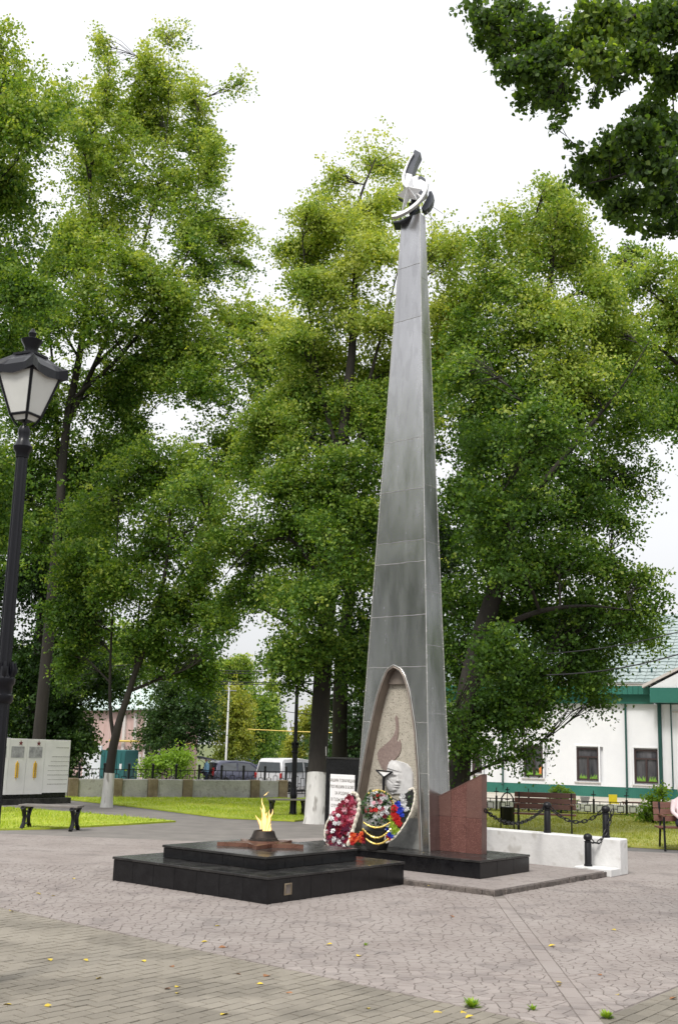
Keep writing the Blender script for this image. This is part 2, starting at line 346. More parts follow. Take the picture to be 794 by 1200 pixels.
# -- left lawns and right lawn
lawn_far = [P(85, 938), P(170, 947.5), P(260, 959), P(345, 963), (0.3, 31.0), (0.6, 38), (-0.6, 40.2), (-8.6, 36), (-22, 28), (-22, 33)][:8]+[P(60, 936)]
lawn_near = [P(-40, 945), P(50, 950), P(206, 963.5), P(150, 967), P(60, 972), P(-40, 974)]
lawn_right = [V3(4.6, 18.6, 0)+A*.6, P(738, 993), P(794, 996), (12, 23.8), (20, 26), (20, 33.5), P(794, 957), P(600, 949), (2.6, 34.2), (0.9, 29)]
lawn_right[0] = (3.6, 21.3)
for nm, pl in (('lawn', lawn_far), ('lawn', lawn_near), ('lawn', lawn_right)):
    poly = [np.array([p[0], p[1], .0]) for p in pl]
    ob = MB().prism(poly, (0, 0, .035)).build(nm, M_LAWN2 if pl is lawn_right else M_LAWN, kind='structure')
M_BLADE = leaf_mat('grass_blade', [(0, (.20, .31, .02)), (.6, (.40, .50, .04)), (1, (.56, .54, .12))], .3)
M_BLADE2 = leaf_mat('dry_grass_blade', [(0, (.20, .26, .03)), (.6, (.36, .38, .07)), (1, (.55, .50, .16))], .3)
def grass(polys, n, name='grass', m=None):
    pts = []
    for pl in polys:
        xs = [p[0] for p in pl]; ys = [p[1] for p in pl]; ar = (max(xs)-min(xs))*(max(ys)-min(ys))
        k = int(n*ar)
        X = rng.uniform(min(xs), max(xs), k); Y = rng.uniform(min(ys), max(ys), k)
        pts += [(x, y) for x, y in zip(X, Y) if inpoly(x, y, pl)]
    p = np.array(pts); k = len(p); a = rng.uniform(0, 6.28, k); h = rng.uniform(.025, .07, k)*(1+.5*np.sin(p[:, 0]*3)*np.sin(p[:, 1]*2)); wd = rng.uniform(.006, .014, k)
    v = np.zeros((k, 3, 3)); base = np.c_[p, np.full(k, .03)]
    dx = np.c_[np.cos(a), np.sin(a), np.zeros(k)]*wd[:, None]
    v[:, 0] = base-dx; v[:, 1] = base+dx; v[:, 2] = base+np.c_[rng.normal(0, .02, k), rng.normal(0, .02, k), h]
    return raw_mesh(name, v.reshape(-1, 3), 3, k, np.repeat(rng.uniform(0, 1, k)*.7+.3*(np.sin(p[:, 0]*1.3)*np.cos(p[:, 1]*1.1)*.5+.5), 3), m or M_BLADE)
def raw_mesh(name, v, per, k, tint, m, parent=None):
    me = bpy.data.meshes.new(name)
    me.vertices.add(len(v)); me.vertices.foreach_set('co', np.asarray(v, np.float32).ravel())
    me.loops.add(per*k); me.loops.foreach_set('vertex_index', np.arange(per*k, dtype=np.int32))
    me.polygons.add(k); me.polygons.foreach_set('loop_start', np.arange(0, per*k, per, dtype=np.int32))
    try: me.polygons.foreach_set('loop_total', np.full(k, per, dtype=np.int32))
    except Exception: pass
    at = me.attributes.new('tint', 'FLOAT', 'POINT'); at.data.foreach_set('value', np.asarray(tint, np.float32))
    me.materials.append(m); me.update(calc_edges=True); me.validate()
    o = bpy.data.objects.new(name, me); COL.objects.link(o)
    if parent: o.parent = parent
    return o
tag(grass([lawn_far, lawn_near], 220), 'short bright green grass covering the left lawns', 'grass', kind='stuff')
tag(grass([lawn_right], 220, m=M_BLADE2), 'drier yellowish grass covering the lawn before the white building', 'grass', kind='stuff')

# -- crazy paving cells near the viewer: each stone is a piece
plaza_ob = bpy.data.objects['plaza']
def in_view(x, y, z=0., m=12):
    v = V3(x, y, z)-EYE; d = v@_f
    if d < .5: return False
    px = 397+F*(v@_r)/d; py = 600-F*(v@_u)/d
    return -m < px < 794+m and -m < py < 1200+m
g = .112; cells = {}
n0 = -((B[0]*1e0)); 
bn = V3(A[1], -A[0], 0)      # normal of the walk boundary, pointing away from the viewer side
if np.dot(bn, V3(0, 1, 0)) < 0: bn = -bn
for i in range(-75, 84):
    for j in range(66, 160):
        cells[i, j] = ((i+.5+random.uniform(-.42, .42))*g, (j+.5+random.uniform(-.42, .42))*g)
stones = []
e1p, e1n = bnd2, -V3(-bA[1], bA[0], 0)
if e1n[1] < 0: e1n = -e1n                 # points away from viewer
e2n = V3(B[1], -B[0], 0)                  # to the right of the second walk
bandd = P(690, 1195)-P(590, 1060); bandd /= np.linalg.norm(bandd); bandn = V3(bandd[1], -bandd[0], 0); band0 = P(640, 1128)
for (i, j), (x, y) in cells.items():
    if not (8 < y < 17.2) or not in_view(x, y): continue
    if np.dot(V3(x, y, 0)-e1p, e1n) < -.12 or np.dot(V3(x, y, 0)-CORN, e2n) > .12: continue
    poly = [(x-g*1.3, y-g*1.3), (x+g*1.3, y-g*1.3), (x+g*1.3, y+g*1.3), (x-g*1.3, y+g*1.3)]
    for a in (-2, -1, 0, 1, 2):
        for b in (-2, -1, 0, 1, 2):
            if (a or b) and (i+a, j+b) in cells:
                q = cells[i+a, j+b]; d = (q[0]-x, q[1]-y); ln = math.hypot(*d)
                poly = clip(poly, (x+d[0]/2-d[0]/ln*.0027, y+d[1]/2-d[1]/ln*.0027), d)
                if len(poly) < 3: break
    s_ = np.dot(V3(x, y, 0)-band0, bandn)
    if y > 16.2: pass
    elif s_ > 0: poly = clip(poly, (band0+bandn*.075)[:2], -bandn[:2])
    else: poly = clip(poly, (band0-bandn*.075)[:2], bandn[:2])
    poly = clip(poly, (e1p+e1n*.012)[:2], -e1n[:2]) if len(poly) > 2 else poly
    poly = clip(poly, (CORN-e2n*.012)[:2], e2n[:2]) if len(poly) > 2 else poly
    if len(poly) > 2: stones.append((y, poly))
for k in range(40):                       # the straight row of cut stones
    c = band0+bandd*(k*.19-4.2)
    if 8 < c[1] < 16.2 and np.dot(c-e1p, e1n) > 0 and np.dot(c-CORN, e2n) < 0:
        q = [c-bandn*.068, c-bandn*.068+bandd*.182, c+bandn*.068+bandd*.182, c+bandn*.068]
        stones.append((c[1], [(p[0], p[1]) for p in q]))
# the bed lies just under the stones and covers the plaza there
stones.sort(key=lambda s: s[0])
def slab_mesh(polys, z0=.004, h=.010, ins=.004):
    m = MB()
    for poly in polys:
        ar = sum(poly[i][0]*poly[(i+1) % len(poly)][1]-poly[(i+1) % len(poly)][0]*poly[i][1] for i in range(len(poly)))
        if abs(ar) < 1e-4: continue
        if ar < 0: poly = poly[::-1]
        n = len(poly); cx = sum(p[0] for p in poly)/n; cy = sum(p[1] for p in poly)/n; hh = h+random.uniform(-.0015, .0015); tx, ty = random.uniform(-.02, .02), random.uniform(-.02, .02)
        top = []
        for x, y in poly:
            d = math.hypot(x-cx, y-cy)+1e-6; k = max(0, 1-ins/d); top.append((cx+(x-cx)*k, cy+(y-cy)*k, z0+hh+tx*(x-cx)+ty*(y-cy)))
        m.add([(x, y, z0-.002) for x, y in poly]+top, [tuple(range(n, 2*n))]+[(i, (i+1) % n, (i+1) % n+n, i+n) for i in range(n)])
    return m
bed = [s for s in stones]
for _, p in stones[:300]:
    c = (sum(q[0] for q in p)/len(p), sum(q[1] for q in p)/len(p), 0)
    slab_mesh([p]).build('paving_stone', M_STONE, plaza_ob)
slab_mesh([p for _, p in stones[300:]]).build('paving_stones', M_STONE, plaza_ob, kind='stuff')
# joints under the stones
far = 17.2
bl_ = [p for p in [(-4.5, far), (7.0, far)]]
sheet('joint_bed', [CORN+e1n*.0, CORN+B*8.2, (6.9, far), (e1p+bA*7.9)[:2]] if False else [CORN[:2], (CORN+B*((far-CORN[1])/B[1]))[:2], (bnd2+bA*((far-bnd2[1])/bA[1]))[:2]], .0075, M_JOINT).parent = plaza_ob

# -- the brick walks: running bond laid along B
walk = sheet('brick_walk', [(-9, 2), (9, 2), (CORN+B*20)[:2], CORN[:2], (bnd2+bA*14)[:2]], -.001+.003, M_JOINT)
br_l, br_w, gap = .215, .118, .006
bricks = []
for i in range(-60, 80):
    for j in range(-90, 90):
        c = bnd2+B*((i+(j % 2)*.5)*br_l)+A*(j*br_w)
        if c[1] < 6.5 or not in_view(c[0], c[1], 0, 25): continue
        s1 = np.dot(c-e1p, e1n); s2 = np.dot(c-CORN, e2n)
        if s1 > .10 and s2 < -.02: continue
        poly = [c-B*(br_l-gap)/2-A*(br_w-gap)/2, c+B*(br_l-gap)/2-A*(br_w-gap)/2, c+B*(br_l-gap)/2+A*(br_w-gap)/2, c-B*(br_l-gap)/2+A*(br_w-gap)/2]
        poly = [(p[0], p[1]) for p in poly]
        if s2 < 0: poly = clip(poly, (e1p-e1n*.01)[:2], e1n[:2])
        else: poly = clip(poly, (CORN+e2n*.005)[:2], -e2n[:2])
        if len(poly) > 2: bricks.append((np.linalg.norm(c), poly))
bricks.sort(key=lambda s: s[0])
for _, p in bricks[:300]: slab_mesh([p], .002, .012, .005).build('brick', M_BRICK, walk)
slab_mesh([p for _, p in bricks[300:]], .002, .012, .005).build('bricks', M_BRICK, walk, kind='stuff')

# fallen leaves and weeds
lv = MB()
for s in (-1, 1):
    lv.add([(0, 0, .0), (.02*s, .012, .006), (.03*s, .035, .012), (.018*s, .058, .008), (0, .075, .002)], [(0, 1, 2, 3, 4) if s > 0 else (4, 3, 2, 1, 0)])
lv.add([(0, 0, 0), (.002, 0, 0), (.002, -.03, .004), (0, -.03, .004)], [(0, 1, 2, 3)])
lme = {'y': lv.mesh('fallen_leaf', M_YLEAF), 'b': lv.mesh('fallen_leaf', M_BLEAF)}
spots = [(48, 1048), (60, 1050), (252, 1085), (265, 1110), (301, 1153), (193, 1159), (210, 1156), (209, 1163), (170, 1127), (103, 1126), (266, 1188), (276, 1141), (315, 1143), (335, 1163), (422, 1120), (531, 1075), (642, 1109), (656, 1155), (658, 1152), (721, 1090), (724, 1165), (784, 1171), (700, 1142), (430, 1181), (517, 1186), (545, 1193), (545, 1186), (382, 1107), (60, 1126), (14, 1177), (52, 1179), (118, 1146), (599, 1029), (503, 1038), (88, 1030), (200, 1132), (236, 1104), (15, 1068)]
for k, (px, py) in enumerate(spots):
    random.seed(500+k)
    z = .016 if py < 1140 or True else 0
    if py < 1045: z = .012
    if 480 < px < 700 and 1025 < py < 1042: z = .10
    c = P(px, py, z); b = random.random() < .2
    o = bpy.data.objects.new('fallen_leaf', lme['b' if b else 'y']); COL.objects.link(o)
    o.location = tuple(c); o.rotation_euler = (random.uniform(-.2, .2), random.uniform(-.3, .3), random.uniform(0, 6.3)); sc = random.uniform(.55, 1.0); o.scale = (sc, sc, sc)
    walk_ = np.dot(c-bnd2, V3(bA[1], -bA[0], 0) if bA[1] > 0 else V3(-bA[1], bA[0], 0)) if False else 0
    if py > 1065+.2056*px+4: zone = 'on the brick walk at the lower left' if px < 230 else 'on the brick walk at the bottom middle'
    elif py < 1060 and px < 140: zone = 'on the paving left of the flame plinth'
    elif py < 1060: zone = 'on the raised paving before the monument base' if px > 480 else 'on the paving before the plinth'
    elif px < 350: zone = 'on the paving just before the plinth corner'
    elif px < 600: zone = 'on the stone paving in the middle foreground'
    else: zone = 'on the lower right paving beside the stone row'
    tag(o, ('small brown fallen leaf ' if b else 'small yellow fallen leaf ')+zone, 'leaf', 'fallen leaves on the paving')
M_WEED = leaf_mat('weed', [(0, (.10, .22, .02)), (1, (.38, .52, .06))], .35)
for (px, py, n, s, lab) in ((553, 1181, 60, .085, 'bright green weed tuft growing in the paving joint, largest of the row'), (624, 1184, 28, .055, 'small thin green weed growing between paving stones'), (711, 1194, 50, .075, 'green weed with yellow flowers growing by the brick walk corner'), (428, 1108, 18, .04, 'tiny green weed in the joint beside the brick walk')):
    c = P(px, py, .01); a = rng.uniform(0, 6.28, n); rr = rng.uniform(.2, 1, n)*s
    tip = np.c_[np.cos(a)*rr, np.sin(a)*rr, rng.uniform(.15, .8, n)*s]; v = np.zeros((n, 4, 3)); sd_ = np.c_[-np.sin(a), np.cos(a), np.zeros(n)]*s*.16
    v[:, 0] = tip*.15; v[:, 1] = tip*.6-sd_; v[:, 2] = tip; v[:, 3] = tip*.6+sd_
    o = raw_mesh('weed', v.reshape(-1, 3), 4, n, np.repeat(rng.uniform(0, 1, n), 4), M_WEED); o.location = tuple(c); tag(o, lab, 'weed')

# ================================================================== RAISED PAVING, WHITE WALL
rz_ = .09; rc = P(579, 1042.7, rz_)
rav = MB().prism([rc, rc+B*3.35, rc+B*3.35+A*5.2, rc+A*5.2], (0, 0, -rz_+.006)).build('raised_paving', M_PLAZA, kind='structure')
k = 0
for d, nn, length in ((A, -B, 2.1), (B, -A, 3.3)):
    x = 0
    while x < length:
        l = random.uniform(.16, .3); th = random.uniform(.012, .03)
        q = rc+d*(x+.004)+nn*(.002)
        MB().obox(q-Z*.086, d*(l-.008), nn*th, Z*random.uniform(.07, .082)).build('curb_stone', M_CURB, rav, bevel=.008); x += l
WZ = .53; wc = P(726.5, 1026.5, 0)
wall = thing('low_white_wall', 'low white rendered wall beside the monument with chain posts on top', 'wall', wc)
MB().obox(wc, A*5.6, B*.30, Z*WZ).build('wall', M_WHITEW, wall, bevel=.015)
MB().obox(wc-B*.36+A*.0-Z*0, A*.62, B*.358, Z*.115).build('footing', M_WHITEW, wall, bevel=.012)

# bollards and chains
def bollard_local():
    t = thing('bollard', '', 'bollard', local=True)
    MB().lathe([(.062, 0), (.062, .03), (.053, .035), (.053, .33), (.05, .335), (.05, .35), (.056, .355), (.056, .365), (.035, .375), (.035, .385)], 16).build('post', M_IRON, t, smooth=True)
    MB().ball((0, 0, .425), .07, 14, 8, (1, 1, .82)).build('cap', M_IRON, t, smooth=True)
    return t
b0 = bollard_local(); bpos = []
for k, (px, py, z, h, lab) in enumerate(((634.4, 976.5, WZ, 1, 'black iron bollard on the white wall in front of the brown bench'), (711.5, 981.5, WZ, 1, 'black iron bollard on the right end of the white wall'), (695.5, 1014.5, .115, .96, 'short black iron bollard with ball top on the white footing below the wall'))):
    o = b0 if k == 0 else dup_tree(b0)
    c = P(px, py, z) if k < 2 else wc-B*.2+A*.45+Z*.115
    if k < 2:     # keep it on the wall top centre line
        s = np.dot(c-wc, A); c = wc+A*s+B*.15+Z*WZ
    place(o, c, 0, lab, 'bollards carrying the chain'); bpos.append(c)
lk = MB(); ring = []
for i in range(12):
    a = 2*math.pi*i/12; ring.append((.032*math.cos(a), 0, .018*math.sin(a)))
ring = [(x+(.022 if x > 0 else -.022), y, z*1.3) for x, y, z in ring]
lk.tube(ring+[ring[0]], .0085, 6, caps=False); link_me = lk.mesh('link', M_IRON, smooth=True)
def chain(p, q, sag, label):
    p, q = np.asarray(p, float), np.asarray(q, float)
    t = thing('chain', label, 'chain', p, group='chains hung between the bollards'); n = 60
    pts = [lerp(p, q, i/n)-Z*sag*4*(i/n)*(1-i/n) for i in range(n+1)]
    cum = np.cumsum([0]+[np.linalg.norm(pts[i+1]-pts[i]) for i in range(n)]); step = .082; s = step/2; k = 0
    while s < cum[-1]:
        i = min(int(np.searchsorted(cum, s))-1, n-1); c = lerp(pts[i], pts[i+1], (s-cum[i])/(cum[i+1]-cum[i])); d = Vector(pts[i+1]-pts[i]).normalized()
        m = d.to_track_quat('X', 'Z').to_matrix().to_4x4() @ Matrix.Rotation(math.pi/2*(k % 2)+.2, 4, 'X'); m.translation = Vector(c-p)
        inst('link', link_me, t, m); s += step; k += 1
# ================================================================== MONUMENT BASE
PZ = .33
pf_ = P(562, 1008.7, PZ)                   # front right corner of the top
mon_w, mon_d = 3.35, 1.45
base = thing('monument_base', 'low black granite base under the obelisk and the red slab', 'plinth', pf_*V3(1, 1, 0)+Z*rz_)
MB().obox(pf_+A*.01+B*.01-Z*(PZ-rz_), A*(mon_w-.02), B*(mon_d-.02), Z*(PZ-rz_-.03)).build('core', M_CURB, base)
def slabs(root, o, d1, l1, n1, d2, l2, n2, dn, th, name, m, gap=.004, bev=.003):
    for i in range(n1):
        for j in range(n2):
            q = o+d1*(l1*i/n1+gap/2)+d2*(l2*j/n2+gap/2)
            MB().obox(q, d1*(l1/n1-gap), d2*(l2/n2-gap), dn*th).build(name, m, root, bevel=bev)
slabs(base, pf_-Z*(PZ-rz_)-Z*0, A, mon_w, 5, Z, PZ-rz_-.032, 1, B, .009, 'granite_slab', M_BLACK)
slabs(base, pf_-Z*(PZ-rz_)+B*.0, B, mon_d, 3, Z, PZ-rz_-.032, 1, A, .009, 'granite_slab', M_BLACK)
slabs(base, pf_-Z*.03-A*.012-B*.012, A, mon_w+.02, 5, B, mon_d+.02, 2, Z, .03, 'top_slab', M_BLACKTOP)

# flame plinth
c0 = P(312.7, 1061.5); SA, SB = 2.83, 2.84
H1, H2 = .31, .16
pl = thing('flame_plinth', 'two tier black granite plinth carrying the star and eternal flame', 'plinth', c0)
MB().obox(c0+(A+B)*.012, A*(SA-.024), B*(SB-.024), Z*(H1-.03)).build('core', M_CURB, pl)
slabs(pl, c0, A, SA, 7, Z, H1-.032, 1, B, .011, 'granite_slab', M_BLACK)
slabs(pl, c0, B, SB, 7, Z, H1-.032, 1, A, .011, 'granite_slab', M_BLACK)
slabs(pl, c0+Z*(H1-.03)-(A+B)*.015, A, SA+.03, 5, B, SB+.03, 5, Z, .03, 'top_slab', M_BLACKTOP)
c1 = P(314, 1001, H1+H2); 
s0 = (SA-2*np.dot(c1-c0, A)); i0 = (np.dot(c1-c0, A)+np.dot(c1-c0, B))/2
c1 = c0+(A+B)*.47+Z*(H1+H2); s0 = SA-.94
MB().obox(c1-Z*H2+(A+B)*.012, A*(s0-.024), B*(s0-.024), Z*(H2-.03)).build('core', M_CURB, pl)
slabs(pl, c1-Z*(H2-.001), A, s0, 5, Z, H2-.033, 1, B, .011, 'granite_slab', M_BLACK)
slabs(pl, c1-Z*(H2-.001), B, s0, 5, Z, H2-.033, 1, A, .011, 'granite_slab', M_BLACK)
slabs(pl, c1-Z*.03-(A+B)*.015, A, s0+.03, 3, B, s0+.03, 3, Z, .03, 'top_slab', M_BLACKTOP)
# small vent near the corner, on the right face
vc = c0+B*.30+Z*.09-A*.0
MB().obox(vc-A*.006, B*.13, Z*.13, A*.005).build('vent', M_CURB, pl)
fr_ = MB()
for (o_, a_, b__) in ((vc-A*.014, B*.13, Z*.015), (vc-A*.014+Z*.115, B*.13, Z*.015), (vc-A*.014+Z*.0155, B*.015, Z*.099), (vc-A*.014+Z*.0155+B*.115, B*.015, Z*.099)): fr_.obox(o_, a_, b__, A*.007)
fr_.build('vent_frame', M_CONCB, pl)
# star
ctr = P(307, 986.5, H1+H2+.055); ctr[2] = H1+H2
st = thing('bronze_star', 'brown five pointed star lying on the flame plinth', 'star', ctr)
pts = []; tocam = math.atan2(-ctr[1], -ctr[0])-.12
for k in range(10):
    a = tocam+k*math.pi/5; r_ = .60 if k % 2 == 0 else .27; pts.append((r_*math.cos(a), r_*math.sin(a)))
m = MB(); vs = [(ctr[0]+x, ctr[1]+y, ctr[2]+.001) for x, y in pts]+[(ctr[0]+x, ctr[1]+y, ctr[2]+.05) for x, y in pts]+[(ctr[0], ctr[1], ctr[2]+.078)]
m.add(vs, [(i, (i+1) % 10, (i+1) % 10+10, i+10) for i in range(10)]+[(i+10, (i+1) % 10+10, 20) for i in range(10)]+[tuple(range(9, -1, -1))])
m.build('star', M_COPPER, st)
cp = ctr+V3(.02, .03, .06)
cup = thing('flame_burner', 'dark round metal burner in the middle of the star', 'burner', cp)
MB().lathe([(.20, -.01), (.20, .02), (.185, .025), (.18, .045), (.168, .05), (.135, .135), (.115, .14), (.11, .12), (.02, .11)], 24, cp).build('bowl', M_CUP, cup, smooth=True)
MB().lathe([(.215, -.012), (.215, .006), (.202, .012), (.202, -.012)], 24, cp).build('rim', M_COPPER, cup, smooth=True)
# flame: tongues
fb = cp+Z*.12
def tongue(m, o, h, r0, lean, ph, sq=.75):
    n = 9; pts = []; rad = []
    for i in range(n):
        t_ = i/(n-1); pts.append(o+V3(lean[0]*t_**1.4+.022*math.sin(ph+5*t_)*t_, lean[1]*t_**1.4, h*t_)); rad.append(max(.002, .68*r0*(math.sin(math.pi*min(1, .22+t_*.78))**.9)*(1-.25*math.sin(ph*2+9*t_)*.8)))
    m.tube(pts, rad, 10)
fl = MB(); tongue(fl, fb, .34, .055, (-.01, .0), .3); 
for k_ in range(11):
    a_ = rng.uniform(0, 6.28); q_ = rng.uniform(.02, .075); h_ = rng.uniform(.12, .30)*(1.2-q_*6)
    tongue(fl, fb+V3(math.cos(a_)*q_, math.sin(a_)*q_*.8, rng.uniform(-.02, .06)), h_, rng.uniform(.022, .042), (math.cos(a_)*rng.uniform(-.02, .07), .01), a_*2)
tongue(fl, fb+V3(.055, .0, .14), .16, .018, (.06, .0), 5.1); tongue(fl, fb+V3(-.01, .02, .22), .22, .022, (-.03, .02), 1.1); tongue(fl, fb+V3(-.02, .0, .47), .05, .010, (.08, 0), .4)
tag(fl.build('flame', M_FIRE, smooth=True, o=fb), 'yellow orange eternal flame burning above the star', 'flame')

# ================================================================== OBELISK
OBZ0, OBZ1 = PZ, 10.62
obw, obd = 1.455, .63
m0 = P(503, 998, PZ); cb = m0+A*obw/2+B*obd/2
ts = .262; ct = cb+Z*(OBZ1-OBZ0)+V3(.022, 0, 0)
def corner(t_, a, b): # a=+1 left, b=+1 back
    k = 1-(1-ts)*t_; return lerp(cb, ct, t_)+A*(a*obw/2*k)+B*(b*obd/2*k)
ob_ = thing('obelisk', 'tall tapering grey steel obelisk with arched niche at its foot', 'monument', m0)
Hob = OBZ1-OBZ0
# front face frame: s from left (0) to right (1)
def fpt(s, t_): return lerp(corner(t_, 1, -1), corner(t_, -1, -1), s)
fn = np.cross(corner(0, -1, -1)-corner(0, 1, -1), corner(1, 1, -1)-corner(0, 1, -1)); fn /= np.linalg.norm(fn)
if fn[1] > 0: fn = -fn                     # outward (towards the viewer)
def st_of(px, py):
    p = Ppl(px, py, corner(0, -1, -1), fn); t_ = (p[2]-OBZ0)/Hob
    l_, r_ = corner(t_, 1, -1), corner(t_, -1, -1); return np.dot(p-l_, r_-l_)/np.dot(r_-l_, r_-l_), t_
archL = [st_of(*p) for p in ((416, 990), (420, 936), (426, 901), (433.5, 861), (443, 818), (449, 800), (454.5, 787), (461, 782.5))]
archR = [st_of(*p) for p in ((491.8, 990), (490, 949), (488.3, 901), (484.7, 853), (478, 810), (472.5, 793), (468, 785.5), (461, 782.5))]
apex = archL[-1][1]
def sarch(arr, t_):
    ts_ = [a[1] for a in arr]; ss = [a[0] for a in arr]; return float(np.interp(t_, ts_, ss))
seams_f = [0]+sorted([st_of(x, y)[1] for x, y in ((424, 903), (430, 846))])+[apex+.0008]+sorted([st_of(x, y)[1] for x, y in ((466, 722), (468, 660), (469, 635), (471, 575), (471.7, 516), (475.6, 375), (479, 312))])+[1]
def panel(fn2, s0f, s1f, t0, t1, nrm, parent, name='panel', nu=7, nv=12, amp=.0022, m=M_STEEL):
    """curved sheet between two side functions; slight oil-canning, edges turned in"""
    rows = []; ph = random.uniform(0, 9); gt = .0035/Hob; tt0, tt1 = t0+gt/2, t1-gt/2
    nv = max(4, int((t1-t0)*Hob/.12)+3)
    for j in range(nv):
        t_ = lerp(tt0, tt1, j/(nv-1)); t_ = float(t_)
        a, b = s0f(t_), s1f(t_)
        for i in range(nu):
            u = i/(nu-1); p = fn2(a+(b-a)*u, t_)
            edge = math.sin(math.pi*u)*math.sin(math.pi*j/(nv-1)) if 0 < i < nu-1 and 0 < j < nv-1 else 0
            d = amp*edge*(math.sin(ph+u*4.1+t_*Hob*2.2)+.6*math.sin(ph*2+u*2.2-t_*Hob*4.3)+.5)
            rows.append(p+nrm*d)
    mb = MB().grid(rows, nu, nv); o = mb.build(name, m, parent, smooth=True)
    return o
for a, b in zip(seams_f[:-1], seams_f[1:]):
    if b <= apex+.001:
        panel(fpt, lambda t_: .004, lambda t_: sarch(archL, t_), a, b, fn, ob_, nu=5)
        panel(fpt, lambda t_: sarch(archR, t_), lambda t_: .996, a, b, fn, ob_, nu=5)
    else: panel(fpt, lambda t_: .004, lambda t_: .996, a, b, fn, ob_)
spt = lambda s, t_: lerp(corner(t_, -1, -1), corner(t_, -1, 1), s)
sn = np.cross(spt(1, 0)-spt(0, 0), Z); sn /= np.linalg.norm(sn)
if sn[0] < 0: sn = -sn
def t_side(px, py): return (Ppl(px, py, corner(0, -1, -1), sn)[2]-OBZ0)/Hob
seams_s = [0]+sorted(t_side(x, y) for x, y in ((515, 913), (513, 836), (510.6, 755), (508, 690), (505, 630), (503, 560), (500, 470), (497, 370), (495, 300)))+[1]
for a, b in zip(seams_s[:-1], seams_s[1:]): panel(spt, lambda t_: .008, lambda t_: .992, a, b, sn, ob_, nu=5, amp=.003)
bpt = lambda s, t_: lerp(corner(t_, -1, 1), corner(t_, 1, 1), s); lpt = lambda s, t_: lerp(corner(t_, 1, 1), corner(t_, 1, -1), s)
for q in range(7):
    panel(bpt, lambda t_: .004, lambda t_: .996, q/7, (q+1)/7, B, ob_, nu=4); panel(lpt, lambda t_: .008, lambda t_: .992, q/7, (q+1)/7, -sn, ob_, nu=4)
MB().add([corner(1, 1, -1), corner(1, -1, -1), corner(1, -1, 1), corner(1, 1, 1)], [(0, 1, 2, 3)]).build('top_plate', M_STEEL, ob_)
core = MB(); kk = .015; rows = []
ks = [apex+.004, .5, .75, .998]
for t_ in ks:
    c_ = [corner(t_, 1, -1), corner(t_, -1, -1), corner(t_, -1, 1), corner(t_, 1, 1)]; cc = sum(c_)/4
    rows += [p+(cc-p)/np.linalg.norm(cc-p)*kk for p in c_]
core.add(rows, [(i*4+k, i*4+(k+1) % 4, i*4+4+(k+1) % 4, i*4+4+k) for i in range(3) for k in range(4)]+[(0, 1, 2, 3)]); core.build('inner_core', M_DARKST, ob_)
# weld beads along the edges and seams
wb = MB()
for (a, b) in ((1, -1), (-1, -1), (-1, 1)):
    n = 300
    for i in range(n):
        if random.random() < .55: continue
        t_ = (i+random.random())/n; p = corner(t_, a, b)+fn*.004*random.random()+sn*.003
        r_ = random.uniform(.004, .011)*(1-.35*t_)
        wb.add([p+V3(r_, 0, 0), p-V3(r_, 0, 0), p+V3(0, r_, 0), p-V3(0, r_, 0), p+Z*r_*1.6, p-Z*r_*1.6], [(0, 2, 4), (2, 1, 4), (1, 3, 4), (3, 0, 4), (2, 0, 5), (1, 2, 5), (3, 1, 5), (0, 3, 5)])
wb.build('weld_beads', M_WELD, ob_, kind='stuff')
for (a, b) in ((1, -1), (-1, -1), (-1, 1)):
    MB().tube([corner(i/12, a, b) for i in range(13)], [.0075*(1-.3*i/12) for i in range(13)], 6).build('edge_weld', M_RIM, ob_, smooth=True)
for t_ in seams_f[1:-1]:
    segs = [(0, 1)] if t_ > apex else [(0, sarch(archL, t_)), (sarch(archR, t_), 1)]
    for s_0, s_1 in segs:
        n = 14; MB().tube([fpt(s_0+(s_1-s_0)*i/n, t_+random.uniform(-.0004, .0004))+fn*.002 for i in range(n+1)], [random.uniform(.0025, .005) for i in range(n+1)], 5).build('seam_weld', M_RIM, ob_, smooth=True)
for t_ in seams_s[1:-1]:
    MB().tube([spt(i/5, t_)+sn*.001 for i in range(6)], .003, 5).build('seam_weld', M_STEEL, ob_, smooth=True)
# niche
ND = .17
def arch_pts(n=26, inset=0.):
    Ls = [(sarch(archL, t_), t_) for t_ in np.linspace(0.0, apex, n)]; Rs = [(sarch(archR, t_), t_) for t_ in np.linspace(apex, 0.0, n)][1:]
    # denser near the apex
    Lz = [(sarch(archL, t_), t_) for t_ in list(np.linspace(0, apex*.8, n-10))+list(apex*(1-.2*(1-np.linspace(.1, 1, 10))**2))]
    Rz = [(sarch(archR, t_), t_) for s, t_ in Lz[::-1]][1:]
    return Lz+Rz
ap = arch_pts(); apts = [fpt(s, t_) for s, t_ in ap]
back = [p-fn*ND for p in apts]
nrows = []
m = MB(); m.grid(apts+back, len(apts), 2).build('niche_reveal', M_REVEAL, ob_, smooth=True)
bk = MB(); half = len(back)//2
lz = ap[:half+1]
rows = []
for s_, t_ in lz:
    s2 = sarch(archR, t_); rows += [fpt(s_, t_)-fn*ND, fpt(s2, t_)-fn*ND]
bk.add(rows, [(2*i, 2*i+1, 2*i+3, 2*i+2) for i in range(len(lz)-1)])
bk.build('pebble_panel', M_PEBBLE, ob_)
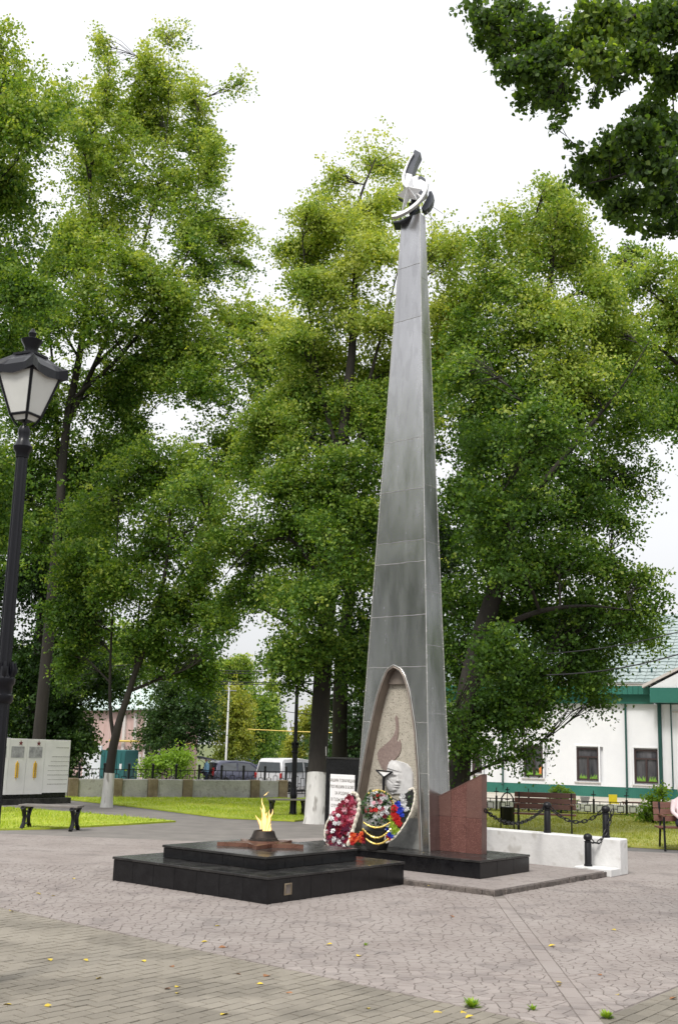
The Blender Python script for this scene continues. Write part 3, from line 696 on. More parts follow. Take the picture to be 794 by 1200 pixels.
# granite foot inside the niche
tg = st_of(465, 958)[1]
MB().prism([fpt(sarch(archL, 0)+.005, 0.0004)-fn*(ND-.05), fpt(sarch(archR, 0)-.005, 0.0004)-fn*(ND-.05), fpt(sarch(archR, tg)-.005, tg)-fn*(ND-.05), fpt(sarch(archL, tg)+.005, tg)-fn*(ND-.05)], -fn*.045).build('granite_foot', M_GRANITE, ob_)
def rimcurve(off, r_, name, m):
    pts = []
    n = len(apts)
    for i, p in enumerate(apts):
        t_ = apts[min(i+1, n-1)]-apts[max(i-1, 0)]; t_ = t_/np.linalg.norm(t_); o_ = np.cross(fn, t_)
        if np.dot(o_, p-(cb+Z*1.5)) < 0: o_ = -o_
        pts.append(p+o_*off+fn*.012)
    MB().tube(pts, r_, 8).build(name, m, ob_, smooth=True)
rimcurve(.010, .013, 'arch_rim', M_REVEAL); rimcurve(.040, .008, 'arch_rim', M_RIM)
# brown capping at the head of the niche
tcap0, tcap1 = st_of(462, 801)[1], apex-.0016
cap = [fpt(sarch(archL, t_)+.006, t_)-fn*(ND-.06) for t_ in np.linspace(tcap0, tcap1, 6)]+[fpt(sarch(archR, t_)-.006, t_)-fn*(ND-.06) for t_ in np.linspace(tcap1, tcap0, 6)]
MB().prism(cap, -fn*.055).build('niche_head', M_REVEAL, ob_)
nb = corner(0, -1, -1)-fn*ND                # plane of the niche back
onb = lambda px, py: Ppl(px, py, nb, fn)
# mosaic flame, outline traced and given thickness
fo = [(453, 905), (447, 899), (443.5, 891), (442.5, 883), (445, 878), (451, 873), (457, 868), (461.5, 862), (464, 855), (464, 848), (463, 842), (464.5, 838), (466, 841), (467, 848), (467.2, 855), (466.5, 862), (465.2, 868), (467.5, 870), (468.5, 866.5), (470, 872), (470, 879), (467.5, 885), (463, 890), (459.5, 895), (457.5, 901), (457, 906)]
MB().prism([onb(*p)+fn*.001 for p in fo], fn*.014).build('mosaic_flame', M_MOSAIC, ob_)
# torch: stands on the niche floor
tq = nb+fn*.12
ont = lambda px, py: Ppl(px, py, tq, fn)
to = MB()
a_, b_2, c_2 = ont(440.5, 902.5), ont(459.5, 904.5), ont(449.5, 911)
to.tube([a_, b_2], .012, 6); to.tube([a_, c_2], .013, 6); to.tube([b_2, c_2], .013, 6)
to.tube([ont(449.3, 910), ont(449, 928), ont(448.5, 958)], [.024, .018, .014], 8); to.tube([ont(458, 934.5), ont(465, 938), ont(464, 958)], [.009, .009, .009], 6)
to.build('torch', M_IRON, ob_, smooth=True)
MB().prism([lerp(a_, c_2, .16)+(b_2-a_)*.08-fn*.0, lerp(b_2, c_2, .2), c_2+Z*.015], -fn*.006).build('torch_bowl', M_WHITE, ob_)
# relief: head in a helmet, turned to the right
X0, X1, Y0, Y1 = 452, 486, 890, 932; nu, nv = 52, 60; rows = []
import itertools
outl = [(456.5, 893), (459, 890.5), (464, 891.2), (472, 893), (477, 895), (481, 899), (484, 906), (484.5, 917), (484.3, 929), (474, 930.5), (466, 930), (460, 931), (456, 927), (453.5, 921), (453.8, 912), (456, 904), (457, 898)]
def prof_x(y):   # right edge of the face, photo px
    ys = [893, 897, 901, 905, 908, 911, 914, 916, 918, 920, 922, 924, 927, 931]; xs = [467, 470, 471.5, 470.5, 468.2, 469.3, 471.0, 468.6, 470.0, 468.4, 468.8, 469.8, 466.5, 460]
    return float(np.interp(y, ys, xs))
rel = []; hgt = {}
for j in range(nv):
    for i in range(nu):
        px = X0+(X1-X0)*i/(nu-1); py = Y0+(Y1-Y0)*j/(nv-1)
        ins = inpoly(px, py, outl); d = .028 if ins else -.02
        if ins:
            G = lambda cx, cy, sx, sy, h: h*math.exp(-((px-cx)/sx)**2-((py-cy)/sy)**2)
            q = ((px-461.5)/9.5)**2+((py-911)/17.5)**2
            if q < 1: d += .060*math.sqrt(1-q)
            hb_ = 903.0+.30*(px-464)
            if py < hb_ and q < 1.25: d += .016*min(1, (hb_-py)/.8)*(1 if q < 1 else max(0, (1.25-q)/.25))
            d += G(468.4, 911.8, 1.3, 3.0, .016)+G(469.6, 915.2, 1.5, 1.6, .024)          # nose
            d += G(466.4, 907.9, 3.2, .9, .014)-G(465.0, 910.9, 2.3, 1.3, .024)+G(465.2, 911.9, 1.4, .7, .010)   # brow, eye
            d += G(467.6, 919.6, 1.9, .8, .012)+G(467.0, 922.2, 1.8, .8, .010)-G(467.2, 920.9, 2.0, .5, .018)-G(468.4, 917.6, 1.2, .6, .010)
            d += G(465.0, 925.8, 2.2, 1.5, .012)-G(466, 923.8, 2.2, .6, .008)
            d -= .012*math.exp(-((py-(912+.9*(px-456)))/.7)**2) if 455 < px < 463 and py < 925 else 0   # chin strap
        rel.append(onb(px, py)+fn*d)
MB().grid(rel, nu, nv).build('face_relief', M_RELIEF, ob_, smooth=True)

# ------------------------------------------------ emblem on top
ep = ct+Z*.0; EY = ct[1]-.15
en = V3(-math.sin(R(10)), -math.cos(R(10)), 0)    # faces the viewer, a little to the left
def E_(px, py, off=0.): return Ppl(px, py, ct, en)+en*off
emb = thing('emblem', 'steel emblem of star, hammer and broken ring on the obelisk tip', 'emblem', ct)
def band(pxs, wds, depth, name, m, off=0.):
    """curved flat bar: centre line in photo px, width px, real depth"""
    n = len(pxs); mb = MB(); rows = []
    for i, (x, y) in enumerate(pxs):
        a = pxs[max(i-1, 0)]; b = pxs[min(i+1, n-1)]; t_ = np.array([b[0]-a[0], b[1]-a[1]], float); t_ /= np.linalg.norm(t_); nn = np.array([-t_[1], t_[0]])*wds[i]/2
        rows.append((E_(x+nn[0], y+nn[1], off), E_(x-nn[0], y-nn[1], off)))
    vs = []
    for a, b in rows: vs += [a, b, b-en*depth, a-en*depth]
    fs = [(i*4+k, i*4+(k+1) % 4, i*4+4+(k+1) % 4, i*4+4+k) for i in range(n-1) for k in range(4)]+[(0, 1, 2, 3)[::-1], tuple((n-1)*4+k for k in range(4))]
    mb.add(vs, fs); return mb.build(name, m, emb)
def arc(cx, cy, rx, ry, a0, a1, n=18): return [(cx+rx*math.cos(R(a0+(a1-a0)*i/(n-1))), cy+ry*math.sin(R(a0+(a1-a0)*i/(n-1)))) for i in range(n)]
lowp = [(460.5, 261), (466, 260), (472, 257.5), (478, 254.5), (484, 250.5), (489.5, 246), (494.5, 240.5), (498, 235), (500.5, 229), (501.8, 222), (500.5, 216)]
band(lowp, [2.4, 3, 3, 3, 3, 3, 3, 3, 3, 3, 2], .10, 'ring_lower', M_CHROME, .26)
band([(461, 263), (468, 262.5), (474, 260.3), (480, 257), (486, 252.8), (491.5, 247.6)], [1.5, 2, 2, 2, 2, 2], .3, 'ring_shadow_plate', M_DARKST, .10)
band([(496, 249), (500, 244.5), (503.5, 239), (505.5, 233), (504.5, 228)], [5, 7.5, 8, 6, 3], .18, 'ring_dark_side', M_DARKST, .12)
upp = [(489.8, 180.5), (486.2, 187), (483.2, 194), (481.0, 201), (479.4, 206.5)]
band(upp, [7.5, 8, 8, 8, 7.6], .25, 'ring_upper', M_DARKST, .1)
band([(479.4, 206.7), (478.0, 212.5), (477.2, 218.5), (478, 223)], [7.6, 7, 5.6, 3], .25, 'ring_upper_end', M_CHROME, .1)
band([(485.2, 184), (481, 190.5), (477.5, 197.5), (474.6, 205), (473.0, 212), (473.6, 219), (477, 223.5)], [.8, 1.2, 1.8, 2.4, 3, 3, 1.6], .30, 'ring_rim', M_CHROME, .14)
# faceted star: centre raised
sc_ = (480.5, 232.5); sp = [(466.6, 236.0), (476.5, 229.5), (484, 212.5), (485.8, 226.5), (495.5, 229), (488.5, 236.0), (490.0, 241.5), (481.2, 240.0), (471.2, 257.3), (474.6, 240.0)]
vs = [E_(*sc_, .42)]+[E_(x, y, .22) for x, y in sp]+[E_(*sc_, .02)]
MB().add(vs, [(0, i+1, (i+1) % 10+1) for i in range(10)]+[(11, (i+1) % 10+1, i+1) for i in range(10)]).build('star', M_CHROME, emb)
MB().prism([E_(481, 212, .12), E_(490, 209.5, .12), E_(500.5, 217, .12), E_(500, 229, .12), E_(489, 237, .12), E_(480, 226, .12)], -en*.22).build('hammer_head', M_CHROME, emb)
MB().prism([E_(490.3, 211.5, .128), E_(493.5, 209.8, .128), E_(500, 214.5, .128), E_(499.5, 217, .128), E_(493.5, 213.5, .128), E_(490.3, 214.5, .128)], -en*.1).build('hammer_slot', M_DARKST, emb)
MB().prism([E_(490.3, 226.5, .128), E_(492.3, 225.5, .128), E_(497, 229, .128), E_(495, 233.2, .128), E_(490.3, 230, .128)], -en*.1).build('hammer_slot', M_DARKST, emb)
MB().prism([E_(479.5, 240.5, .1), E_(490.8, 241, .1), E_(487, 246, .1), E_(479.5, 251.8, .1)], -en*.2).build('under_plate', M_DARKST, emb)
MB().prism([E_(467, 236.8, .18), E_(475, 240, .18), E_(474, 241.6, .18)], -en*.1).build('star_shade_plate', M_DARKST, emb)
MB().tube([ct-Z*.02, ct+Z*.45], [.06, .045], 8).build('mast', M_DARKST, emb)
MB().tube([E_(497, 246, .05), E_(508, 257, -.05)], .008, 5).build('rod', M_CHROME, emb); MB().tube([E_(499, 239, .05), E_(518, 247, -.1)], .006, 5).build('rod', M_CHROME, emb); MB().tube([E_(501, 231, .05), E_(508, 232.5, -.1)], .006, 5).build('rod', M_CHROME, emb)

# ================================================================== RED SLAB
wr = P(563.7, 1001.5, PZ); wr = wr if True else wr
red = thing('red_granite_slab', 'red speckled granite slab with sloping top beside the obelisk', 'memorial slab', wr)
redn = -B
def onr(px, py): return Ppl(px, py, wr, BN)
bl2 = onr(512.7, 997); LW = np.dot(bl2-wr, A); 
zl = onr(513.3, 934)[2]; zr = onr(564.3, 908.3)[2]; zmid = onr(530, 957)[2]
cols = [0, np.dot(onr(546, 960)-wr, A), np.dot(onr(527.8, 960)-wr, A), LW]
ztop = lambda a: zr+(zl-zr)*a/LW
MB().prism([wr+A*.01+B*.012, wr+A*(LW-.01)+B*.012, wr+A*(LW-.01)+B*.012+Z*(ztop(LW-.01)-PZ-.006), wr+A*.01+B*.012+Z*(ztop(.01)-PZ-.006)], B*.146).build('core', M_REDDK, red)
for i in range(3):
    a, b = cols[i]+.0015, cols[i+1]-.0015
    z0, z1 = PZ, zmid-.0015
    lo = M_RED
    MB().prism([wr+A*a, wr+A*b, wr+A*b+Z*(z1-PZ), wr+A*a+Z*(z1-PZ)], B*.012).build('granite_tile', lo, red, bevel=.002)
    MB().prism([wr+A*a+Z*(zmid+.0015-PZ), wr+A*b+Z*(zmid+.0015-PZ), wr+A*b+Z*(ztop(b)-PZ), wr+A*a+Z*(ztop(a)-PZ)], B*.012).build('granite_tile', M_RED if i == 1 else M_REDDK, red, bevel=.002)
for z0, z1 in ((PZ, zmid-.0015), (zmid+.0015, zr)):
    MB().obox(V3(wr[0], wr[1], z0)+B*.013, B*.145, A*.009, Z*(z1-z0)).build('granite_tile', M_REDDK, red, bevel=.002)
    MB().obox(V3(wr[0], wr[1], z0)+B*.013+A*(LW-.009), B*.145, A*.009, Z*(min(z1, zl)-z0)).build('granite_tile', M_REDDK, red, bevel=.002)
MB().prism([wr+Z*(zr-PZ+.001)-B*.004, wr+A*LW+Z*(zl-PZ+.001)-B*.004, wr+A*LW+Z*(zl-PZ+.014)-B*.004, wr-A*.01+Z*(zr-PZ+.014)-B*.004], B*.168).build('coping', M_REDDK, red)
# the narrow infill between slab and obelisk
MB().obox(wr+A*(LW+.002)+B*.05, A*.115, B*.12, Z*(zl-PZ-.01)).build('infill_panel', M_REVEAL, red)

# ================================================================== BLACK STELE WITH PLAQUE
sb = P(379.3, 984.5, PZ)
stl = thing('black_stele', 'black granite stele left of the obelisk behind the flowers', 'memorial slab', sb)
ons = lambda px, py: Ppl(px, py, sb, BN)
zt = ons(383, 887)[2]; aw = -np.dot(ons(423, 965)-sb, A)
for q in range(1):
    MB().obox(sb, -A*aw, B*.12, Z*(zt-PZ-.03)).build('slab', M_BLACK, stl, bevel=.004)
MB().obox(sb-B*.01+A*.01+Z*(zt-PZ-.028), -A*(aw+.02), B*.14, Z*.028).build('coping', M_BLACKTOP, stl, bevel=.004)
MB().tube([ons(382.8, 886)-B*.02, ons(382.6, 875)-B*.02], .006, 5).build('pin', M_RIM, stl)
pq = ons(387.6, 907); pw = -np.dot(ons(416.2, 909)-pq, A); ph = pq[2]-ons(386.2, 972)[2]
plq = thing('memorial_plaque', 'white stone plaque with engraved Russian lines on the black stele', 'plaque', pq-Z*ph)
MB().obox(pq-Z*ph-B*.018, -A*pw, B*.016, Z*ph).build('plate', M_WHITE, plq, bevel=.003)
def text_mesh(body, size, mat_, org, xdir, ydir, parent, name='lettering', ext=.001, align='CENTER', sx=1.0):
    cu = bpy.data.curves.new('t', 'FONT'); cu.body = body; cu.size = size; cu.align_x = align; cu.extrude = ext; cu.resolution_u = 2
    o = bpy.data.objects.new('t', cu); COL.objects.link(o)
    bpy.context.view_layer.update()
    me = bpy.data.meshes.new_from_object(o); bpy.data.objects.remove(o)
    me.name = name; me.materials.clear(); me.materials.append(mat_)
    x = Vector(xdir).normalized(); y = Vector(ydir).normalized(); z = x.cross(y)
    mm = Matrix(((x.x*sx, y.x, z.x, org[0]), (x.y*sx, y.y, z.y, org[1]), (x.z*sx, y.z, z.z, org[2]), (0, 0, 0, 1)))
    me.transform(mm); og = ORI[parent]; me.transform(Matrix.Translation(Vector(-og)))
    ob = bpy.data.objects.new(name, me); COL.objects.link(ob); ob.parent = parent; return ob
for k, ln in enumerate(('НАШИМ ТОВАРИЩАМ', 'ПОГИБШИМ В БОЯХ', 'ЗА РОДИНУ', 'В ГОДЫ ВЕЛИКОЙ', 'ОТЕЧЕСТВЕННОЙ', 'ВОЙНЫ')):
    text_mesh(ln, .066, M_TEXT, pq-A*pw/2-B*.0195-Z*(.115+.098*k), -A, Z, plq, sx=.76)

# ================================================================== FLOWERS
def flower_mesh(name, m, s, seedv):
    rr = random.Random(seedv); mb = MB()
    for ring_, (n, r0, r1, z0, z1, wd) in enumerate(((6, .25, 1.0, .0, .18, .55), (5, .15, .72, .15, .42, .45), (4, .05, .4, .3, .62, .35))):
        for i in range(n):
            a = 2*math.pi*(i+ring_*.5)/n+rr.uniform(-.15, .15); d = V3(math.cos(a), math.sin(a), 0); e = V3(-d[1], d[0], 0)
            mb.add([(d*r0+Z*z0)*s, (d*(r0+r1)/2-e*wd*.6+Z*(z0+z1)*.55)*s, (d*r1+Z*z1*rr.uniform(.8, 1.3))*s, (d*(r0+r1)/2+e*wd*.6+Z*(z0+z1)*.55)*s], [(0, 1, 2, 3)])
    return mb.mesh(name, m)
FM = {k: flower_mesh('flower', v, .052, i) for i, (k, v) in enumerate(FL.items())}
def wreath_plane(px, py, back=0., lean=.25):
    base_ = P(px, 996.5+(px-463)*.06+back, PZ)
    n = V3(0, -1, 0)*math.cos(lean)+Z*math.sin(lean)
    return base_, n
def put_flowers(root, pts, n, depth=.05, scale=1.0):
    zax = Vector(n)
    for k_, p, b_ in pts:
        q = zax.to_track_quat('Z', 'Y').to_matrix().to_4x4() @ Matrix.Rotation(random.uniform(-.5, .5), 4, 'X') @ Matrix.Rotation(random.uniform(-.5, .5), 4, 'Y') @ Matrix.Rotation(random.uniform(0, 6), 4, 'Z')
        s = random.uniform(.8, 1.2)*scale*b_; q = q @ Matrix.Diagonal((s, s, s, 1)); q.translation = Vector(np.asarray(p)+n*depth*random.uniform(.7, 1.2)-ORI[root]); inst('flower', FM[k_], root, q)
def backing(root, outline, base_, n, m=None, th=.06, name='backing'):
    MB().prism([Ppl(x, y, base_, n) for x, y in outline], n*th*-1).build(name, m or M_RIBB, root)
def greens(root, outline, base_, n, k, s=.05, m=None, name='greenery', off=.03):
    xs = [p[0] for p in outline]; ys = [p[1] for p in outline]; c = []
    while len(c) < k:
        x, y = random.uniform(min(xs), max(xs)), random.uniform(min(ys), max(ys))
        if inpoly(x, y, outline): c.append(Ppl(x, y, base_, n)+n*random.uniform(0, off*2))
    leafblob(name, np.array(c)-ORI[root], s, m or M_FGREEN, root, kind='stuff')
def leafblob(name, c, s, m, parent, tint=None, kind=None, drop=.4, wr=.32):
    k = len(c)
    d = rng.normal(size=(k, 3)); d[:, 2] -= drop; d /= np.linalg.norm(d, axis=1)[:, None]
    e = np.cross(d, rng.normal(size=(k, 3))); e /= np.linalg.norm(e, axis=1)[:, None]
    sz = (rng.uniform(.65, 1.25, k)*s)[:, None]; fold = np.cross(d, e)*sz*.12
    v = np.zeros((k, 4, 3)); v[:, 0] = c-d*sz*.5; v[:, 1] = c-e*sz*wr+fold; v[:, 2] = c+d*sz*.5; v[:, 3] = c+e*sz*wr+fold
    tint = rng.uniform(0, 1, k) if tint is None else tint
    o = raw_mesh(name, v.reshape(-1, 3), 4, k, np.repeat(tint, 4), m, parent)
    if kind: o['kind'] = kind
    return o
def garland(root, pxs, base_, n, r_, m, name, off=.06, spikes=0):
    pts = [Ppl(x, y, base_, n)+n*off for x, y in pxs]
    fine = []
    for a, b in zip(pts[:-1], pts[1:]):
        for i in range(4): fine.append(lerp(a, b, i/4))
    fine.append(pts[-1]); mb = MB()
    mb.tube(fine, [r_*(1.25 if i % 2 else .8) for i in range(len(fine))], 6)
    for p in fine:
        for q in range(spikes):
            a = rng.normal(size=3); a /= np.linalg.norm(a); e = np.cross(a, Z)*r_*.5; mb.add([p+a*r_*.5-e, p+a*r_*2.2, p+a*r_*.5+e], [(0, 1, 2)])
    mb.build(name, m, root)
# left wreath
b1, n1 = wreath_plane(394, 992, lean=.22)
w1 = thing('funeral_wreath', 'teardrop wreath of crimson and pink flowers with a cream ribbon, left of the bouquet', 'wreath', b1, group='wreaths and flowers laid at the obelisk')
o1 = [(414, 931), (419, 940), (416, 958), (411, 976), (405, 993), (387, 993), (381, 984), (383, 968), (389, 955), (398, 943), (407, 933)]
backing(w1, o1, b1, n1, FL['purple']); greens(w1, o1, b1, n1, 200, .05)
pp = []
for i in range(190):
    while True:
        x, y = random.uniform(381, 419), random.uniform(932, 993)
        if inpoly(x, y, o1): break
    lower = y > 965
    c_ = random.choice(['crimson', 'crimson', 'rose', 'rose', 'pink', 'crimson'] if not lower else ['purple', 'crimson', 'purple', 'white', 'crimson', 'purple'])
    pp.append((c_, Ppl(x, y, b1, n1), .74))
for (x, y) in ((390, 975), (391, 984), (392, 966), (403, 950), (396, 957), (406, 940), (388, 960)): pp.append(('white' if y > 955 else 'pink', Ppl(x, y, b1, n1)+n1*.04, .82))
put_flowers(w1, pp, n1)
garland(w1, [(411, 930), (417, 931), (421, 941), (419.5, 953), (415.5, 966), (411.5, 979), (407, 992)], b1, n1, .028, M_RIBW, 'ribbon', .07)
garland(w1, [(387, 994), (381.5, 987), (380, 976), (382, 966), (387, 956)], b1, n1, .012, M_RIBW, 'lace_edge', .03, 2)
# middle bouquet in a black and gold basket
b2, n2 = wreath_plane(440, 991, lean=.08); cz_ = P(441, 995, PZ)
w2 = thing('flower_basket', 'round bouquet of white and red flowers in a black and gold draped basket', 'bouquet', cz_, group='wreaths and flowers laid at the obelisk')
o2 = [(441.5+19*math.cos(a), 946.5+21*math.sin(a)) for a in np.linspace(0, 6.28, 20)[:-1]]
cz = P(441, 995, PZ); rbt = .12
prof = [(.15, 0), (.165, .03), (.195, .16), (.21, .27), (.13, .33)]
MB().lathe(prof, 20, (cz[0], cz[1], PZ)).build('basket', M_RIBB, w2, smooth=True)
for y_, xa, xb, sg in ((967, 425, 456, 5), (974, 424, 457, 9), (986, 428, 454, 5)):
    garland(w2, [(xa+(xb-xa)*i/7, y_-3+sg*4*(i/7)*(1-i/7)*1.2) for i in range(8)], b2, n2, .012, M_FOIL, 'gold_garland', .215, 5)
greens(w2, o2, b2, n2, 520, .06, off=.08)
pp = []
for i in range(72):
    a = random.uniform(0, 6.28); q = math.sqrt(random.random())
    pp.append((random.choice(['white', 'white', 'white', 'red', 'crimson', 'pink', 'white']), Ppl(442+16*q*math.cos(a), 946+18*q*math.sin(a), b2, n2)+n2*(.13*(1-q*q)), random.uniform(.55, .85)))
put_flowers(w2, pp, n2, .06)
garland(w2, [(442+18.5*math.cos(R(a)), 947+20.5*math.sin(R(a))) for a in range(-140, 45, 12)], b2, n2, .018, M_FOIL, 'gold_rim', .02, 2)
# right wreath, tricolour crescent
b3, n3 = wreath_plane(463, 992, lean=.12)
w3 = thing('funeral_wreath', 'crescent wreath of white, blue and red flowers with white lace edge', 'wreath', b3, group='wreaths and flowers laid at the obelisk')
o3 = [(483, 925), (485.5, 932), (483, 948), (476, 966), (465, 980), (453, 988), (451, 983), (451, 970), (456, 957), (461, 945), (468, 936), (476, 929)]
backing(w3, o3, b3, n3); greens(w3, o3, b3, n3, 120, .05)
def stripe(col, pts_, k, sp=1.6, s=1.): return [(col, Ppl(x+random.uniform(-sp, sp), y+random.uniform(-sp, sp), b3, n3), s) for q in range(k) for x, y in pts_]
pp = stripe('red', [(461, 948), (462, 953), (464, 958), (465, 962), (461, 957), (467, 966)], 3)+stripe('blue', [(466, 941), (466.5, 946), (467.5, 951), (470, 956), (472, 949), (469, 944)], 3, s=.85)+stripe('white', [(472, 934), (472, 939), (473, 944), (475, 949), (472, 942)], 3, s=.9)
pp += stripe('lime', [(456, 960), (459, 965), (462, 970), (457, 970), (465, 973), (460, 976)], 3, s=.8)+stripe('blue', [(453, 972), (455, 977), (458, 981)], 2, 1.2, .75)+stripe('white', [(453, 967), (457, 975), (461, 979)], 1, 1, .8)+stripe('red', [(452, 980), (455, 984)], 1, 1, .7)
put_flowers(w3, pp, n3)
garland(w3, [(478, 926), (483.5, 923.5), (485.5, 930), (484.5, 940), (481, 952), (475.5, 963), (468.5, 974), (460.5, 983), (452, 988), (450.5, 982), (451, 972)], b3, n3, .013, M_RIBW, 'lace_edge', .05, 2)
b4, n4 = wreath_plane(421, 992, lean=.3); b4 = b4+V3(0, -.08, 0)
w4 = thing('flower_bunch', 'small bunch of orange red flowers on the base between wreath and basket', 'bouquet', b4, group='wreaths and flowers laid at the obelisk')
o4 = [(410, 990), (412, 980), (418, 974), (426, 973), (430, 981), (430, 990)]
greens(w4, o4, b4, n4, 90, .045)
put_flowers(w4, [(random.choice(['orange', 'orange', 'red', 'crimson']), Ppl(random.uniform(411, 430), random.uniform(976, 990), b4, n4), .8) for i in range(30)], n4, .05)

# ================================================================== CHAINS
capz = .40
c1p, c2p, c3p = bpos[0]+Z*capz, bpos[1]+Z*capz, bpos[2]+Z*capz
chain(wr-A*.01+B*.08+Z*(P(570, 945, 0)[2]+.62), c1p-V3(.04, 0, 0), .22, 'black iron chain from the red granite slab to the first bollard')
chain(c1p+V3(.045, 0, 0), c2p-V3(.05, 0, 0), .20, 'black iron chain hanging between the two bollards on the white wall')
chain(c2p+V3(.10, -.04, .02), c3p+V3(.05, 0, -.02), .20, 'short black iron chain dropping from wall bollard to the low bollard')

# ================================================================== STREET LAMPS
def lamp(loc, rz, label, H=4.2):
    """square lantern on a cast iron pole; local, lantern foot at height H"""
    t = thing('street_lamp', label, 'street lamp', local=True, group='park lanterns')
    hb = H*.52; n0 = len(bpy.data.objects)
    MB().lathe([(.105, 0), (.105, .08), (.09, .12), (.085, .45), (.095, .5), (.095, .56), (.085, .62), (.08, .7)], 16).build('base', M_LAMP, t, smooth=True)
    MB().lathe([(.070, .66), (.066, hb-.06)], 24, flute=.10).build('lower_pole', M_LAMP, t)
    MB().lathe([(.074, hb-.16), (.088, hb-.14), (.088, hb-.10), (.076, hb-.09), (.076, hb-.03), (.092, hb-.01), (.092, hb+.03), (.070, hb+.05), (.062, hb+.12)], 20).build('collar', M_LAMP, t, smooth=True)
    mb = MB()
    for k in range(8):
        a = k*math.pi/4; d = V3(math.cos(a), math.sin(a), 0); mb.tube([d*.066+Z*(hb+.03), d*.088+Z*(hb+.09), d*.078+Z*(hb+.15), d*.058+Z*(hb+.12)], [.014, .018, .012, .004], 5)
    mb.build('leaf_ornament', M_LAMP, t, smooth=True)
    MB().lathe([(.053, hb+.06), (.046, H-.22)], 24, flute=.10).build('upper_pole', M_LAMP, t)
    MB().lathe([(.052, H-.26), (.056, H-.22), (.072, H-.20), (.078, H-.17), (.066, H-.15), (.05, H-.12), (.042, H-.09), (.048, H-.06), (.05, H-.03), (.035, H)], 16).build('neck', M_LAMP, t, smooth=True)
    q0, q1, z0, z1 = .085, .172, H+.09, H+.43
    cs = [(1, 1), (-1, 1), (-1, -1), (1, -1)]
    for k in range(4):
        (a, b), (c, d) = cs[k], cs[(k+1) % 4]
        e0, e1, e2, e3 = V3(a*q0, b*q0, z0), V3(c*q0, d*q0, z0), V3(c*q1, d*q1, z1), V3(a*q1, b*q1, z1)
        nrm = V3((a+c)/2, (b+d)/2, 0)
        MB().add([lerp(e0, e1, .06), lerp(e0, e1, .94), lerp(e3, e2, .96), lerp(e3, e2, .04)], [(0, 1, 2, 3)]).build('pane', M_OPAL, t)
        MB().tube([V3(a*.04, b*.04, H-.0), V3(a*.062, b*.062, H+.035), e0, e3], [.009, .009, .013, .013], 6).build('corner_bar', M_LAMP, t)
        MB().tube([e0, e1], .012, 6).build('frame_bar', M_LAMP, t); MB().tube([e3, e2], .012, 6).build('frame_bar', M_LAMP, t)
        MB().add([V3(a*.055, b*.055, H+.045), V3(c*.055, d*.055, H+.045), lerp(e0, e1, .97), lerp(e0, e1, .03)], [(0, 1, 2, 3)]).build('bottom_pane', M_OPAL, t)
        # hood edge with scalloped lower line and lifted corner
        up = []; lo = []
        for i in range(13):
            u = i/12; w_ = abs(2*u-1); ee = lerp(V3(a, b, 0), V3(c, d, 0), u); lift = .055*max(0, w_-.55)**1.3*3
            r_ = .194+.030*max(0, w_-.6)*2.2
            lo.append(V3(ee[0]*r_, ee[1]*r_, z1-.02-.016*math.sin(math.pi*u)+.02*w_)); up.append(V3(ee[0]*r_*.985, ee[1]*r_*.985, z1+.045+lift*.75))
        inn = [V3(p[0]*.80, p[1]*.80, z1+.0) for p in lo]
        mb = MB(); mb.grid(lo+up, 13, 2); mb.grid(inn+lo, 13, 2); mb.build('hood_edge', M_LAMP, t)
        tp = [V3(p[0]*.42, p[1]*.42, z1+.165) for p in up]; md = [V3(p[0]*.80, p[1]*.80, z1+.10) for p in up]
        mb = MB(); mb.grid(up+md+tp, 13, 3); mb.build('roof_panel', M_LAMP, t)
    MB().box(-.10, .10, -.10, .10, z1+.155, z1+.175).build('roof_cap', M_LAMP, t)
    MB().lathe([(.085, z1+.175), (.07, z1+.19), (.052, z1+.20), (.055, z1+.235), (.085, z1+.285), (.088, z1+.30), (.05, z1+.315), (.025, z1+.325), (.028, z1+.34), (.034, z1+.36), (.02, z1+.38), (.012, z1+.40)], 16).build('finial', M_LAMP, t, smooth=True)
    place(t, loc, rz); return t
LD = 8.9
lt = Pd(29.5, 497, LD)                     # foot of the lantern
lamp((lt[0], lt[1], 0), R(-25), 'tall black street lamp with square white lantern at the left edge', lt[2]-.02+.0)
l2 = P(343, 956); l2t = Pd(350.5, 804, l2[1])
lamp((l2[0], l2[1], 0), R(20), 'distant black street lamp behind the small bench beside the whitewashed trunk', l2t[2])

# ================================================================== BENCHES
def iron_bench():
    t = thing('iron_bench', '', 'bench', local=True, group='low cast iron benches')
    L_ = 1.05
    for k in range(3): MB().box(-L_/2, L_/2, -.17+.118*k, -.17+.118*k+.105, .40, .435).build('slat', M_WOODG, t, bevel=.004)
    for sx in (-1, 1):
        x = sx*(L_/2-.09); mb = MB()
        for sy in (-1, 1):
            mb.tube([V3(x, sy*.19, .385), V3(x, sy*.13, .33), V3(x, sy*.085, .22), V3(x, sy*.11, .10), V3(x, sy*.16, .04), V3(x, sy*.20, .012)], [.045, .042, .036, .036, .042, .03], 8)
        mb.tube([V3(x, -.2, .385), V3(x, .2, .385)], .03, 6); mb.tube([V3(x, -.12, .1), V3(x, .12, .1)], .016, 6); mb.tube([V3(x, -.1, .31), V3(x, .1, .31)], .016, 6)
        mb.build('leg', M_IRON, t, smooth=True)
    return t
ib = iron_bench()
pa, pb = P(26, 972.5), P(88, 973.5); d_ = pb-pa; c_ = (pa+pb)/2
sc0 = (np.linalg.norm(d_)+.18)/1.05
place(ib, c_+V3(0, .1, 0), math.atan2(d_[1], d_[0])-.25, 'low backless bench with black iron legs on the grass edge before the memorial board'); ib.scale = (sc0, 1.3, 1.12)
ib2 = dup_tree(ib); pa, pb = P(321, 957.5), P(352, 956); c_ = (pa+pb)/2
